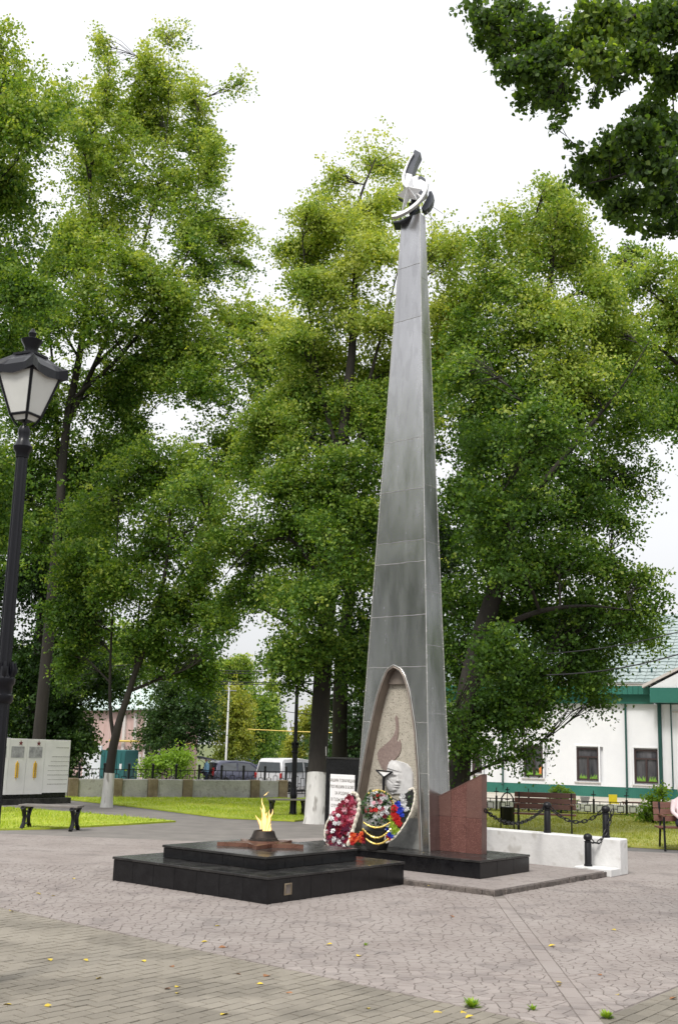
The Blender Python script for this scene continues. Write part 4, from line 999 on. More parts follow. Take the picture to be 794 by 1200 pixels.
place(ib2, c_, R(18), 'low backless bench with black iron legs beside the distant street lamp'); ib2.scale = (.98, 1, 1)
def wood_bench():
    t = thing('park_bench', '', 'bench', local=True, group='brown slatted park benches'); L_ = 1.62
    for k in range(4): MB().box(-L_/2, L_/2, -.22+.105*k, -.22+.105*k+.092, .42, .45).build('slat', M_WOOD, t, bevel=.004)
    for k in range(3):
        z = .53+.125*k; y = .21+.035*k; MB().obox((-L_/2, y, z), (L_, 0, 0), (0, .024, .006), (0, .028, .108)).build('slat', M_WOOD, t, bevel=.003)
    for sx in (-1, 1):
        x = sx*(L_/2-.12)
        MB().tube([V3(x, -.27, 0), V3(x, -.22, .42), V3(x, -.22, .63)], .022, 6).build('leg', M_IRON, t); MB().tube([V3(x, .36, 0), V3(x, .22, .42), V3(x, .31, .89)], .022, 6).build('leg', M_IRON, t)
        MB().tube([V3(x, -.25, .40), V3(x, .24, .40)], .018, 6).build('rail', M_IRON, t); MB().box(x-.035, x+.035, -.27, .24, .635, .665).build('armrest', M_WOOD, t, bevel=.004)
    return t
wbn = wood_bench(); pa, pb = P(605.5, 976.5), P(671, 979); d_ = pb-pa; c_ = (pa+pb)/2
place(wbn, c_, math.atan2(d_[1], d_[0])+R(-3), 'brown wooden park bench on the lawn behind the bollard on the white wall'); wbn.scale = (np.linalg.norm(d_)/1.45, 1, 1)
wb2 = dup_tree(wbn); c_ = P(772, 997); place(wb2, c_+V3(.80, .1, 0), R(-6), 'brown wooden park bench cut off by the right edge'); wb2.scale = (1, 1, 1)

# litter bin
c_ = P(594, 974)
bn_ = thing('litter_bin', 'black iron litter bin hung in an arched frame beside the park bench', 'litter bin', c_)
mb = MB()
mb.tube([c_+V3(-.15, 0, 0), c_+V3(-.15, 0, .62), c_+V3(-.13, 0, .74), c_+V3(-.07, 0, .83), c_+V3(0, 0, .86), c_+V3(.07, 0, .83), c_+V3(.13, 0, .74), c_+V3(.15, 0, .62), c_+V3(.15, 0, 0)], .016, 6); mb.build('frame', M_IRON, bn_, smooth=True)
MB().lathe([(.10, .14), (.135, .2), (.14, .52), (.15, .54)], 14, c_).build('bucket', M_IRON, bn_, smooth=True)
mb = MB(); mb.tube([c_+V3(0, 0, .84), c_+V3(0, 0, .98)], .012, 6); mb.tube([c_+V3(-.045, 0, .92), c_+V3(.045, 0, .92)], .014, 6); mb.tube([c_+V3(0, 0, .55), c_+V3(0, 0, .84)], .009, 6); mb.tube([c_+V3(-.05, 0, .70), c_+V3(.05, 0, .70)], .009, 6); mb.build('finial', M_IRON, bn_)
MB().tube([c_+V3(-.16, 0, .03), c_+V3(.16, 0, .03)], .012, 5).build('foot', M_IRON, bn_)

# ================================================================== LEFT: MEMORIAL BOARD
bd0 = P(80, 941.5)                        # right end foot
bdz0 = .22
onB = lambda px, py, off=0.: Ppl(px, py, bd0+(-A)*off, AN)
board = thing('memorial_board', 'white marble memorial board with stars, pictures and wheat ears on a black base', 'memorial', bd0)
AA = -A                                    # out of the board, towards the plaza
MB().obox(bd0-B*4.9+AA*.0+A*.0, B*5.0, A*.45, Z*.16).build('base_step', M_BLACKTOP, board, bevel=.004)
MB().obox(bd0-B*4.8+A*.06+Z*.16, B*4.72, A*.3, Z*.14).build('base', M_BLACK, board, bevel=.004)
edges = [82.3, 52.5, 31, 10, -11, -32]
def sOn(px, py=905): return np.dot(onB(px, py)-bd0, B)
ztopb = onB(80, 867.5)[2]
for k in range(5):
    s1, s0_ = sOn(edges[k]), sOn(edges[k+1]); off = .06-.008*k if k < 4 else .01
    o = bd0+B*s0_+A*off; zb = .27 if k else .30
    th = .03
    sl = MB().obox(o+Z*zb, B*(s1-s0_-.004), A*th, Z*(ztopb-zb+.006*k)).build('marble_slab', M_WHITE, board, bevel=.004)
    face = o-A*.003
    def q_(u, z): return face+B*((s1-s0_)*u)+Z*z
    if k == 0:
        for i in range(9):
            z = ztopb-.22-.125*i; u0 = .42-.06*min(i, 4)+random.uniform(-.02, .02); mb = MB(); x = u0
            if i == 1: continue
            while x < .93:
                l = random.uniform(.02, .07); mb.obox(q_(x, z), B*l*(s1-s0_), -A*.002, Z*(.012 if i % 2 == 0 else .008)); x += l+.012
            mb.build('text_line', M_TEXT, sl)
    elif k < 4:
        cx = .55
        pic = MB().obox(q_(.12, ztopb-.50), B*(s1-s0_)*.72, -A*.004, Z*.30).build('engraved_picture', M_PHOTO, sl)
        sp_ = [(.075*(1 if i % 2 == 0 else .4)*math.sin(i*math.pi/5), .075*(1 if i % 2 == 0 else .4)*math.cos(i*math.pi/5)) for i in range(10)]
        MB().prism([q_(.62, ztopb-.11)+B*x+Z*y for x, y in sp_], -A*.008).build('red_star', M_STARR, sl)
        mb = MB(); c0_ = q_(.50, ztopb-.62)
        mb.tube([c0_-Z*.48, c0_+Z*.02], .006, 5)
        for i in range(8):
            for sg in (-1, 1):
                p = c0_-Z*(.05+.048*i)+B*sg*.012; mb.ball(p+B*sg*.022-A*.006, .026, 6, 4, (1, .5, 1.5))
        mb.ball(c0_-A*.004, .022, 6, 4, (1, .5, 1.8)); mb.build('wheat_ear', M_GOLD, sl)

# ================================================================== LEFT: LOW WALL AND FENCE
w0, w1_ = P(-60, 935), P(338, 935.5)
wd = w1_-w0; wl = np.linalg.norm(wd); wd /= wl; wn = V3(-wd[1], wd[0], 0)
cwall = thing('concrete_wall', 'low rough concrete wall with mossy posts along the far lawn', 'wall', w0)
xs_ = [np.dot(P(x, 936)-w0, wd)-.0 for x in (-58, 40, 84, 136, 178, 219, 298, 331)]
for i in range(len(xs_)):
    MB().obox(w0+wd*(xs_[i])-wn*.06, wd*.32, wn*.32, Z*.60).build('post', M_CONCB, cwall, bevel=.02)
    if i < len(xs_)-1: MB().obox(w0+wd*(xs_[i]+.33), wd*(xs_[i+1]-xs_[i]-.34), wn*.2, Z*.585).build('panel', M_CONC, cwall, bevel=.015)
def fence(p, q, n, h, label, cross=False, z=0.):
    p, q = np.asarray(p, float), np.asarray(q, float); d = (q-p); ln = np.linalg.norm(d); d /= ln; nn = V3(-d[1], d[0], 0)
    t = thing('iron_fence', label, 'fence', p); st_ = ln/n
    for i in range(n+1):
        c = p+d*st_*i; mb = MB().obox(c-d*.03-nn*.03, d*.06, nn*.06, Z*(h+.06))
        if cross: mb.tube([c+Z*h, c+Z*(h+.30)], .014, 5); mb.tube([c+Z*(h+.18)-d*.07, c+Z*(h+.18)+d*.07], .016, 5)
        else: mb.ball(c+Z*(h+.10), .05, 8, 5)
        mb.build('post', M_IRON, t)
    for i in range(n):
        a = p+d*(st_*i+.03); w_ = st_-.06; mb = MB()
        hs_ = [.12*h/1., h*.93] 
        for zz in hs_: mb.obox(a+Z*zz-nn*.012, d*w_, nn*.024, Z*.024)
        k = 3
        for j in range(k):
            x0 = w_*(j+.2)/k; x1 = w_*(j+.8)/k; za, zb = h*(.36 if j % 2 else .28), h*(.78 if j % 2 else .70)
            for (s, e) in (((x0, za), (x1, za)), ((x1, za), (x1, zb)), ((x1, zb), (x0, zb)), ((x0, zb), (x0, za))): mb.tube([a+d*s[0]+Z*s[1], a+d*e[0]+Z*e[1]], .011, 4)
            mb.tube([a+d*(x0+x1)/2+Z*hs_[0], a+d*(x0+x1)/2+Z*za], .011, 4); mb.tube([a+d*(x0+x1)/2+Z*zb, a+d*(x0+x1)/2+Z*hs_[1]], .011, 4)
            if j < k-1: mb.tube([a+d*x1+Z*h*.5, a+d*w_*(j+1.2)/k+Z*h*.5], .011, 4)
        mb.build('panel', M_IRON, t)
    return t
fence(w0+wn*.75, w0+wd*(wl+1.1)+wn*.75, 15, .92, 'black wrought iron fence behind the low concrete wall on the left')
rA, rB = P(570, 951.5), P(794, 959.5)
rA2 = rA-(rB-rA)*.12; rB2 = rB+(rB-rA)*.25
fence(rA2, rB2, 8, .42, 'low black iron fence with cross finials between right lawn and white building', True)

# ================================================================== RIGHT: PALE PAVEMENT AND WHITE BUILDING
fA, fB = P(571, 928.3), P(794, 938)
fd = fB-fA; fd[2] = 0; fd /= np.linalg.norm(fd); fnm = V3(fd[1], -fd[0], 0)
if fnm[1] > 0: fnm = -fnm
sheet('pavement', [rA2+V3(0, .2, 0), rB2+V3(0, .2, 0), (22, 33.5), (24, 46), fB+fd*6, fA-fd*6], .012, M_SIDE)
curb_ = MB().obox(rA2+V3(0, 1.4, 0), (rB2-rA2), V3(0, .18, 0), Z*.28).build('pale_kerb_wall', M_WHITEW, o=rA2)
tag(curb_, 'long pale kerb wall behind the low cross fence', 'kerb')
F0 = fA-fd*5.0
of = lambda px, py: Ppl(px, py, fA, fnm)
U = lambda px, py=900: np.dot(of(px, py)-F0, fd)
bld = thing('white_building', 'single storey white clad building with green bands and grey green tiled roof', 'building', F0)
zE = of(690, 824.5)[2]; zG0 = 0; zG1 = of(690, 921)[2]
ue = U(766, 860); LB = U(794)+9
Hn = 4.9
MB().obox(F0-fnm*.12, fd*LB, -fnm*9, Z*zE).build('wall_core', M_SIDING, bld)
wins = [((553, 872), (564.5, 905.5)), ((613.2, 874), (635.5, 910.5)), ((674.8, 876), (700.5, 915)), ((742, 878), (770, 918.5))]
wu = []
for (a, b), (c, d) in wins:
    wu.append((U(a, b), U(c, b), of(c, d)[2], of(a, b)[2]))
def inwin(u, z): return any(w0_-.02 < u < w1__+.02 and z0-.02 < z < z1+.02 for w0_, w1__, z0, z1 in wu)
# siding boards: shallow vertical ribs; split round the windows
def boards(u0, u1, z0, z1, m, pitch, name, th=.03):
    k = int((u1-u0)/pitch)
    mb = MB()
    for i in range(k):
        a = u0+pitch*i
        cuts = [(z0, z1)]
        for w0_, w1__, q0, q1 in wu:
            if a+pitch > w0_-.06 and a < w1__+.06:
                nc = []
                for lo, hi in cuts:
                    if q1+.05 < lo or q0-.05 > hi: nc.append((lo, hi)); continue
                    if q0-.05 > lo: nc.append((lo, q0-.05))
                    if q1+.05 < hi: nc.append((q1+.05, hi))
                cuts = nc
        for lo, hi in cuts:
            mb.obox(F0+fd*a+Z*lo-fnm*.118, fd*(pitch-.001), fnm*(th+.11), Z*(hi-lo)); mb.obox(F0+fd*(a+.02)+Z*(lo+.004)-fnm*.01, fd*.05, fnm*(th+.008), Z*(hi-lo-.008))
    o = mb.build(name, m, bld); o['kind'] = 'stuff'; return o
boards(0, LB, zG1, zE, M_SIDING, .15, 'siding')
boards(0, LB, -.02, zG1-.004, M_GREEN, .16, 'green_plinth_cladding', .045)
for (a, b, z0, z1), with_o in zip(wu, (0, 1, 0, 0)):
    wdw = MB()
    def R4(mb, u0, u1, za, zb, off, th): return mb.obox(F0+fd*u0+Z*za-fnm*off, fd*(u1-u0), fnm*th, Z*(zb-za))
    for (u0, u1, za, zb) in ((a, a+.07, z0, z1), (b-.07, b, z0, z1), (a+.07, b-.07, z0, z0+.07), (a+.07, b-.07, z1-.07, z1), (a+.07, b-.07, z0+(z1-z0)*.70, z0+(z1-z0)*.70+.06), ((a+b)/2-.04, (a+b)/2+.04, z0+.07, z0+(z1-z0)*.70)): R4(wdw, u0, u1, za, zb, .105, .06)
    wf = wdw.build('window', M_FRAME, bld)
    R4(MB(), a+.05, b-.05, z0+.05, z1-.05, .115, .006).build('pane', M_GLASS, wf)
    tr_ = MB()
    for (u0, u1, za, zb) in ((a-.07, a-.002, z0-.06, z1+.06), (b+.002, b+.07, z0-.06, z1+.06), (a-.07, b+.07, z1+.062, z1+.12)): R4(tr_, u0, u1, za, zb, .11, .155)
    tr_.build('surround', M_SIDING, wf); R4(MB(), a-.09, b+.09, z0-.10, z0-.062, .11, .20).build('sill', M_PALE, wf)
    st2 = MB(); x = a+.09
    while x < b-.1:
        hh = random.uniform(.1, .34)*(z1-z0)*.55; wq = random.uniform(.03, .06)
        if not ((a+b)/2-.07 < x < (a+b)/2+.05):
            st2.prism([F0+fd*x+Z*(z0+.072)-fnm*.104, F0+fd*(x+wq)+Z*(z0+.072)-fnm*.104, F0+fd*(x+wq*.5+random.uniform(-.03, .03))+Z*(z0+.072+hh)-fnm*.104], fnm*.002)
        x += wq*.55
    st2.build('grass_sticker', M_STICK, wf, kind='stuff')
    if with_o: MB().prism([F0+fd*(b-.20)+Z*(z0+.12)-fnm*.1025, F0+fd*(b-.10)+Z*(z0+.12)-fnm*.1025, F0+fd*(b-.10)+Z*(z0+.42)-fnm*.1025, F0+fd*(b-.14)+Z*(z0+.5)-fnm*.1025, F0+fd*(b-.20)+Z*(z0+.36)-fnm*.1025], fnm*.002).build('orange_sticker', M_ORANGE, wf)
# fascia bands
z1a, z2a, z3a = zE, of(700, 814)[2], of(700, 804.5)[2]
MB().obox(F0+Z*(z1a+.003)-fnm*.1, fd*ue, fnm*.35, Z*(z2a-z1a-.005)).build('soffit_band', M_GREEN, bld)
k = int(ue/.22); mb = MB()
for i in range(k): mb.obox(F0+fd*(i*.22)+Z*z2a-fnm*.1, fd*.208, fnm*.62, Z*(z3a-z2a))
mb.build('fascia', M_GREEN, bld, kind='stuff')
MB().obox(F0+Z*(z3a+.003)-fnm*.1, fd*ue, fnm*.60, Z*.10).build('gutter', M_PALE, bld)
zr0 = z3a+.11
# roof tiles: rows of small steps
rp0 = F0+fnm*.56+Z*zr0; sl_ = math.tan(R(27)); ru = (-fnm*math.cos(R(27))+Z*math.sin(R(27))); rn = (fnm*math.sin(R(27))+Z*math.cos(R(27)))
MB().add([rp0, rp0+fd*LB, rp0+fd*LB+ru*8.2, rp0+ru*8.2], [(0, 1, 2, 3)]).build('roof_deck', M_ROOF, bld)
mb = MB(); nr, ncol = 22, int(LB/.36)
for r_ in range(nr):
    for c in range(ncol):
        o = rp0+fd*(c*.36+.01)+ru*(r_*.37)+rn*.004
        p_ = [o+rn*.045, o+fd*.17+rn*.075, o+fd*.345+rn*.045]; q2 = [p+ru*.38-rn*.035 for p in p_]
        mb.add([o, o+fd*.345]+p_+q2, [(2, 3, 6, 5), (3, 4, 7, 6), (0, 1, 4, 3, 2)])
mb.build('roof_tiles', M_ROOF, bld, kind='stuff')
for px in (661, 676, 690, 704, 719, 733, 747, 761):
    u = U(px, 800); MB().obox(rp0+fd*u+ru*1.0+rn*.06, fd*.05, ru*.18, rn*.16).build('snow_guard', M_GREENP, bld)
    MB().obox(rp0+fd*(u-.8)+ru*4.4+rn*.06, fd*.05, ru*.15, rn*.14).build('snow_guard', M_GREENP, bld)
# gabled bay on the right
g0 = F0+fd*ue+fnm*.9; gz0 = of(770, 822)[2]-.08; gz1 = of(770, 806)[2]
MB().obox(g0+Z*gz0, fd*9, -fnm*3, Z*(gz1-gz0-.05)).build('gable_fascia', M_GREEN, bld)
gh = 2.3
MB().prism([g0+Z*(gz1-.04)-fnm*.06, g0+fd*9+Z*(gz1-.04)-fnm*.06, g0+fd*4.5+Z*(gz1+gh)-fnm*.06], -fnm*3).build('gable', M_SIDING, bld)
MB().prism([g0+Z*(gz1-.05)-fd*.3, g0+fd*4.5+Z*(gz1+gh+.05), g0+fd*4.5+Z*(gz1+gh+.17), g0-fd*.3+Z*(gz1+.07)], -fnm*3.4).build('gable_verge', M_PALE, bld)
for px, wv, m_ in ((589.3, .07, M_GREENP), (733.2, .08, M_GREENP), (773, .15, M_GREENP), (786.5, .05, M_GREENP), (556, .06, M_FRAME)):
    u = U(px, 860); zb = .35 if px != 786.5 else zG1
    m_ and MB().tube([F0+fd*u+fnm*.10+Z*(zE+.02), F0+fd*u+fnm*.10+Z*(zb+.1), F0+fd*u+fnm*.2+Z*zb], wv/2*1.1, 8).build('downpipe', m_, bld)
MB().obox(F0+fd*U(787, 826)+fnm*.05+Z*(of(787, 835)[2]), fd*3, fnm*.04, Z*.05).build('trim_strip', M_PALE, bld)

# small things before the building
c_ = P(685, 951); ur = tag(MB().lathe([(.10, 0), (.11, .05), (.12, .3), (.15, .42), (.15, .46), (.1, .46)], 14, c_).build('litter_urn', M_CONC, o=c_, smooth=True), 'round grey concrete litter urn behind the low cross fence', 'litter bin')
c_ = P(719, 950)
yc = thing('plastic_chair', 'small yellow plastic chair on the pavement before the white building', 'chair', c_)
MB().obox(c_+V3(-.13, -.1, .22), (.27, 0, 0), (0, .27, 0), (0, 0, .03)).build('seat', M_YEL, yc); MB().obox(c_+V3(-.13, .15, .22), (.27, 0, 0), (0, .03, 0), (0, 0, .28)).build('backrest', M_YEL, yc)
for sx in (-.12, .12):
    for sy in (-.09, .15): MB().tube([c_+V3(sx, sy, 0), c_+V3(sx, sy, .22)], .015, 5).build('leg', M_YEL, yc)
c_ = P(737, 951)
tb = thing('picnic_table', 'small brown table on the pavement right of the yellow chair', 'table', c_)
MB().obox(c_+V3(-.2, -.1, .26), (.6, 0, 0), (0, .3, 0), (0, 0, .04)).build('tabletop', M_WOOD, tb)
for sx in (-.15, .35):
    for sy in (-.06, .16): MB().tube([c_+V3(sx, sy, 0), c_+V3(sx, sy, .26)], .02, 5).build('leg', M_WOOD, tb)

# ================================================================== TREES
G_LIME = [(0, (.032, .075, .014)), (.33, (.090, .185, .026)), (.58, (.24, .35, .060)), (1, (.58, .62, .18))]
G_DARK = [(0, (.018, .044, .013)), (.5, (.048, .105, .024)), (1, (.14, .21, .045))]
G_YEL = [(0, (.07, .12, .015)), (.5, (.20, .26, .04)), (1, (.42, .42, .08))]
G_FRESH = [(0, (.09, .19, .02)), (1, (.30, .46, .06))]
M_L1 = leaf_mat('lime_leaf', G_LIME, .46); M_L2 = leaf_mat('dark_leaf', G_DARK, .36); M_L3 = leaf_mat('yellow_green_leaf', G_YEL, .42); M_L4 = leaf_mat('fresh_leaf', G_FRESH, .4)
def zd(p): return float((np.asarray(p)-EYE)@_f)
def spline(pts, n):
    pts = [np.asarray(p, float) for p in pts]; out = []
    P_ = [2*pts[0]-pts[1]]+pts+[2*pts[-1]-pts[-2]]
    for i in range(1, len(P_)-2):
        for k in range(n):
            t_ = k/n; a, b, c, d = P_[i-1], P_[i], P_[i+1], P_[i+2]
            out.append(.5*((2*b)+(c-a)*t_+(2*a-5*b+4*c-d)*t_*t_+(3*b-a-3*c+d)*t_**3))
    out.append(pts[-1]); return out
def tree(name, label, trunks, blobs, leaf=.115, dens=1.0, m=None, bark=None, paint=None, group=None, spray=22, base=None, thick=1.0, limb=True, spr=.165, wk=1.0):
    """trunks: list of polylines [(px,py,depth,radius)]; blobs: (px,py,rx,ry,depth,brightness)"""
    TR = [[(Pd(x, y, d), r_) for x, y, d, r_ in tr] for tr in trunks]
    b0_ = TR[0][0][0]*V3(1, 1, 0)+Z*(base[2] if base is not None else 0)
    t = thing(name, label, 'tree', b0_, group=group); tb_ = MB(); nodes = []
    for tr in TR:
        if tr is not TR[0]: tr = [(p, r_*(.85-.45*i_/(len(tr)-1))) for i_, (p, r_) in enumerate(tr)]
        pts = spline([np.r_[p, r_] for p, r_ in tr], 5)
        if tr is TR[0] and tr[0][0][2] > .05: pts = [np.r_[b0_, pts[0][3]*1.1]]+pts
        if tr is TR[0]: pts[0][2] = b0_[2]-.05; 
        if tr is TR[0]: pts = [np.r_[pts[0][:3], pts[0][3]*1.16], np.r_[lerp(pts[0][:3], pts[1][:3], .3)[:3], pts[0][3]*1.04]]+pts[1:]
        tb_.tube([p[:3] for p in pts], [p[3] for p in pts], 12); nodes += [(p[:3], p[3]) for p in pts]
    centers = []; tints = []; dirs = []
    tn_ = np.array([nd[0] for nd in nodes]); wa = leaf/.09; wp = []
    for fq, am in ((1.7, .25), (3.9, .16)):
        Mx = rng.normal(size=(3, 3)); Mx /= np.linalg.norm(Mx, axis=0); wp.append((Mx*fq/wa, am*wa*1.25*wk, rng.uniform(0, 6, 3)))
    def warp(q_):                      # uneven, lobed clumps instead of round ones
        for Mx, am, ph in wp: q_ = q_+am*np.sin(q_@Mx+ph)
        return q_
    blobs = sorted(blobs, key=lambda b: float(np.min(np.linalg.norm(tn_-Pd(b[0], b[1], b[4]), axis=1))))
    for bl in blobs:
        x, y, rx, ry, d = bl[:5]; br = bl[5] if len(bl) > 5 else .5; dn = bl[6] if len(bl) > 6 else 1
        c = Pd(x, y, d); pm_ = F/zd(c); RX, RY = rx/pm_, ry/pm_; RZ = max(RX, RY)*.95*thick
        area = math.pi*rx*ry; lp = (leaf*pm_)**2*.32*.62
        nl = area*4.2*dens*dn/lp; ns = max(6, int(nl/spray))
        q = rng.normal(size=(ns, 3)); q /= np.linalg.norm(q, axis=1)[:, None]; q *= (rng.uniform(.05, 1, ns)**.62)[:, None]
        q *= rng.uniform(.7, 1.42, (ns, 1))
        sc = warp(c+q*np.array([RX, RZ, RY])); c = warp(c)
        # limb from the nearest sensible trunk node
        if limb:
            best = min(nodes, key=lambda nd: np.linalg.norm((c-nd[0])*V3(1, 1, .9))+(2.0 if nd[0][2] > c[2]-.35*np.linalg.norm((c-nd[0])[:2]) else 0))
            a = best[0]; dl = np.linalg.norm(c-a); mid = lerp(a, c, .5)+Z*rng.uniform(-.02, .14)*dl+rng.normal(0, .05*dl+.03, 3); r0_ = min(best[1]*.7, .018+.018*dl)
            lp_ = spline([a, mid, c], 5); rad_ = np.linspace(r0_, max(.010, r0_*.35), len(lp_)); tb_.tube(lp_, list(rad_), 6)
            nodes += [(p, float(r__)) for p, r__ in list(zip(lp_, rad_))[3:]]
            nodes_l = lp_[2:]
            step = max(1, ns//18)
            for s in sc[::step]:
                st_ = nodes_l[int(rng.integers(len(nodes_l)))]; mm_ = lerp(st_, s, .5)+Z*.08*np.linalg.norm(s-st_)+rng.normal(0, .06, 3)
                tb_.tube([st_, mm_, s], [.011, .008, .003], 4, caps=False)
        centers.append(sc); dirs.append(q); tints.append(np.clip(br+rng.normal(0, .13, ns)+q[:, 2]*.08, 0, 1))  # top light and lower shade painted into the leaf tint, besides yellower top leaves
    C = np.vstack(centers); D = np.vstack(dirs); T = np.concatenate(tints); ns = len(C)
    tb_.build('trunk', bark or M_BARK, t, smooth=True)
    # leafy sprays: short drooping twigs
    rad_v = C-b0_; rad_v[:, 2] = 0; rad_v /= np.linalg.norm(rad_v, axis=1)[:, None]+.3
    ax = D*np.array([.7, .7, .4])+rad_v*.6+rng.normal(0, .4, (ns, 3)); ax[:, 2] -= .15; ax /= np.linalg.norm(ax, axis=1)[:, None]
    u = rng.uniform(-.5, .5, (ns, spray)); ln = rng.uniform(.5, 1.5, (ns, 1))*spr*4.4
    c = C[:, None, :]+ax[:, None, :]*(u*ln)[..., None]+rng.normal(0, spr*.56, (ns, spray, 3))*np.array([1, 1, .5])
    c[..., 2] -= (u+.5)**2*ln*.3
    tt = np.clip(T[:, None]+rng.normal(0, .08, (ns, spray)), 0, 1).ravel()
    c = c.reshape(-1, 3)-b0_
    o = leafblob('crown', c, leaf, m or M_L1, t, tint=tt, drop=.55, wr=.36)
    if paint:
        ph_, rr_ = paint; nd = TR[0]; 
        pts = spline([np.r_[p, r_] for p, r_ in nd], 5); pts = [p for p in pts if p[2] < ph_+.6]
        bb = np.r_[b0_, pts[0][3]]; pp_ = [bb+np.r_[0, 0, -.04, 0]]; top_ = None
        for p in pts:
            if p[2] >= ph_: top_ = p; break
            if p[2] > .05: pp_.append(p)
        if top_ is None: top_ = pts[-1]
        a_ = pp_[-1]; f_ = min(1, (ph_-a_[2])/max(1e-3, top_[2]-a_[2])); pp_.append(a_*(1-f_)+top_*f_)
        rd = [p[3]*rr_ for p in pp_]; rd[0] *= 1.12
        if len(pp_) == 2: pp_ = [pp_[0], pp_[0]*.7+pp_[1]*.3, pp_[1]]; rd = [rd[0], rd[1]*1.06, rd[1]]
        MB().tube([p[:3] for p in pp_], rd, 14).build('limewashed_base', M_WBARK, t, smooth=True)
    return t

def J(blobs, d, dd=1.2):          # give every clump its own distance round the tree's
    return [(b[0], b[1], b[2], b[3], d+random.uniform(-dd, dd)+(b[6] if len(b) > 6 else 0), b[4] if len(b) > 4 else .5, b[5] if len(b) > 5 else 1) for b in blobs]

# B: the tall many-stemmed tree on the left
dB = 37.0
tree('tall_tree', 'tallest pale green tree with many upright stems, above the memorial board on the left',
     [[(42, 905, dB, 0.216), (52, 800, dB, 0.194), (62, 690, dB, 0.173), (70, 600, dB, 0.151), (78, 500, dB, 0.137), (96, 400, dB, 0.115), (104, 300, dB, 0.086), (106, 200, dB, 0.050), (106, 110, dB, 0.022)],
      [(78, 500, dB, 0.115), (110, 430, dB, 0.108), (150, 340, dB, 0.079), (178, 250, dB, 0.058), (196, 150, dB, 0.036), (198, 60, dB, 0.014)],
      [(70, 600, dB, 0.094), (66, 470, dB+.8, 0.079), (56, 360, dB+1, 0.058), (60, 280, dB+1, 0.029)],
      [(110, 430, dB, 0.079), (170, 370, dB-.6, 0.065), (215, 310, dB-1, 0.043), (232, 220, dB-1, 0.029), (230, 110, dB-1, 0.014)],
      [(84, 470, dB, 0.086), (160, 395, dB-.8, 0.072), (230, 270, dB-1, 0.043), (285, 255, dB-1, 0.022)]],
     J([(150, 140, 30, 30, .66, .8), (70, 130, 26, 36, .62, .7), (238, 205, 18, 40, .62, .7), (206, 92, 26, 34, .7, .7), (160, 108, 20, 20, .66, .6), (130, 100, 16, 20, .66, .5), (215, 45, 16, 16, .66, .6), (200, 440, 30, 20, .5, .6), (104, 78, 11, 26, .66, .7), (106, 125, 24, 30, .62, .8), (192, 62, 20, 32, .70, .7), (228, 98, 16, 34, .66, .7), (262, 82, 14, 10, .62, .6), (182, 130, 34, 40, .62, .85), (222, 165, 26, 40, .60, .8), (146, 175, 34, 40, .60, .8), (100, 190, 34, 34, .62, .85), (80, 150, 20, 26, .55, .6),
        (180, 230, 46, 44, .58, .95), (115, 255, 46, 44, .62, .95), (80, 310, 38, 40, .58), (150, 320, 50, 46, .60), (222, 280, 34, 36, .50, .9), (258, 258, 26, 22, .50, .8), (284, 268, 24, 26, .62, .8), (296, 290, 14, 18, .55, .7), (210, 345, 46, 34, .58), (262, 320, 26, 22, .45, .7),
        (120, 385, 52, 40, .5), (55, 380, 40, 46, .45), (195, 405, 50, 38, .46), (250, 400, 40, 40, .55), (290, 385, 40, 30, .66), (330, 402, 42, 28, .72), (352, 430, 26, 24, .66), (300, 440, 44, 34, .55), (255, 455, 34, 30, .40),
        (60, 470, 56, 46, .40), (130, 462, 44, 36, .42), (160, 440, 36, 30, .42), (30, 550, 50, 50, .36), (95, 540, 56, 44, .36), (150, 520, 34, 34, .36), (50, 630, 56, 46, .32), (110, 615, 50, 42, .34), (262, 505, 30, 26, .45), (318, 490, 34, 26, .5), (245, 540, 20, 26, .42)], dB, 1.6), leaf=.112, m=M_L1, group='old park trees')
# A: at the left edge
tree('tall_tree', 'tall tree cut off by the left edge, behind the street lantern',
     [[(-45, 900, 27, .28), (-40, 700, 27, .25), (-30, 450, 27, .18), (-18, 250, 27, .12), (-8, 90, 27, .05)]],
     J([(12, 40, 26, 26, .62, .8), (22, 90, 34, 36, .58, .9), (5, 150, 44, 44, .52), (48, 165, 22, 30, .50, .7), (20, 230, 44, 48, .45), (-5, 310, 50, 50, .40), (22, 350, 34, 40, .38), (-10, 420, 46, 50, .35), (-20, 520, 50, 50, .33), (-25, 620, 50, 50, .3), (-30, 120, 40, 60, .5), (-40, 230, 40, 60, .5)], 27), leaf=.10, m=M_L1, group='old park trees')
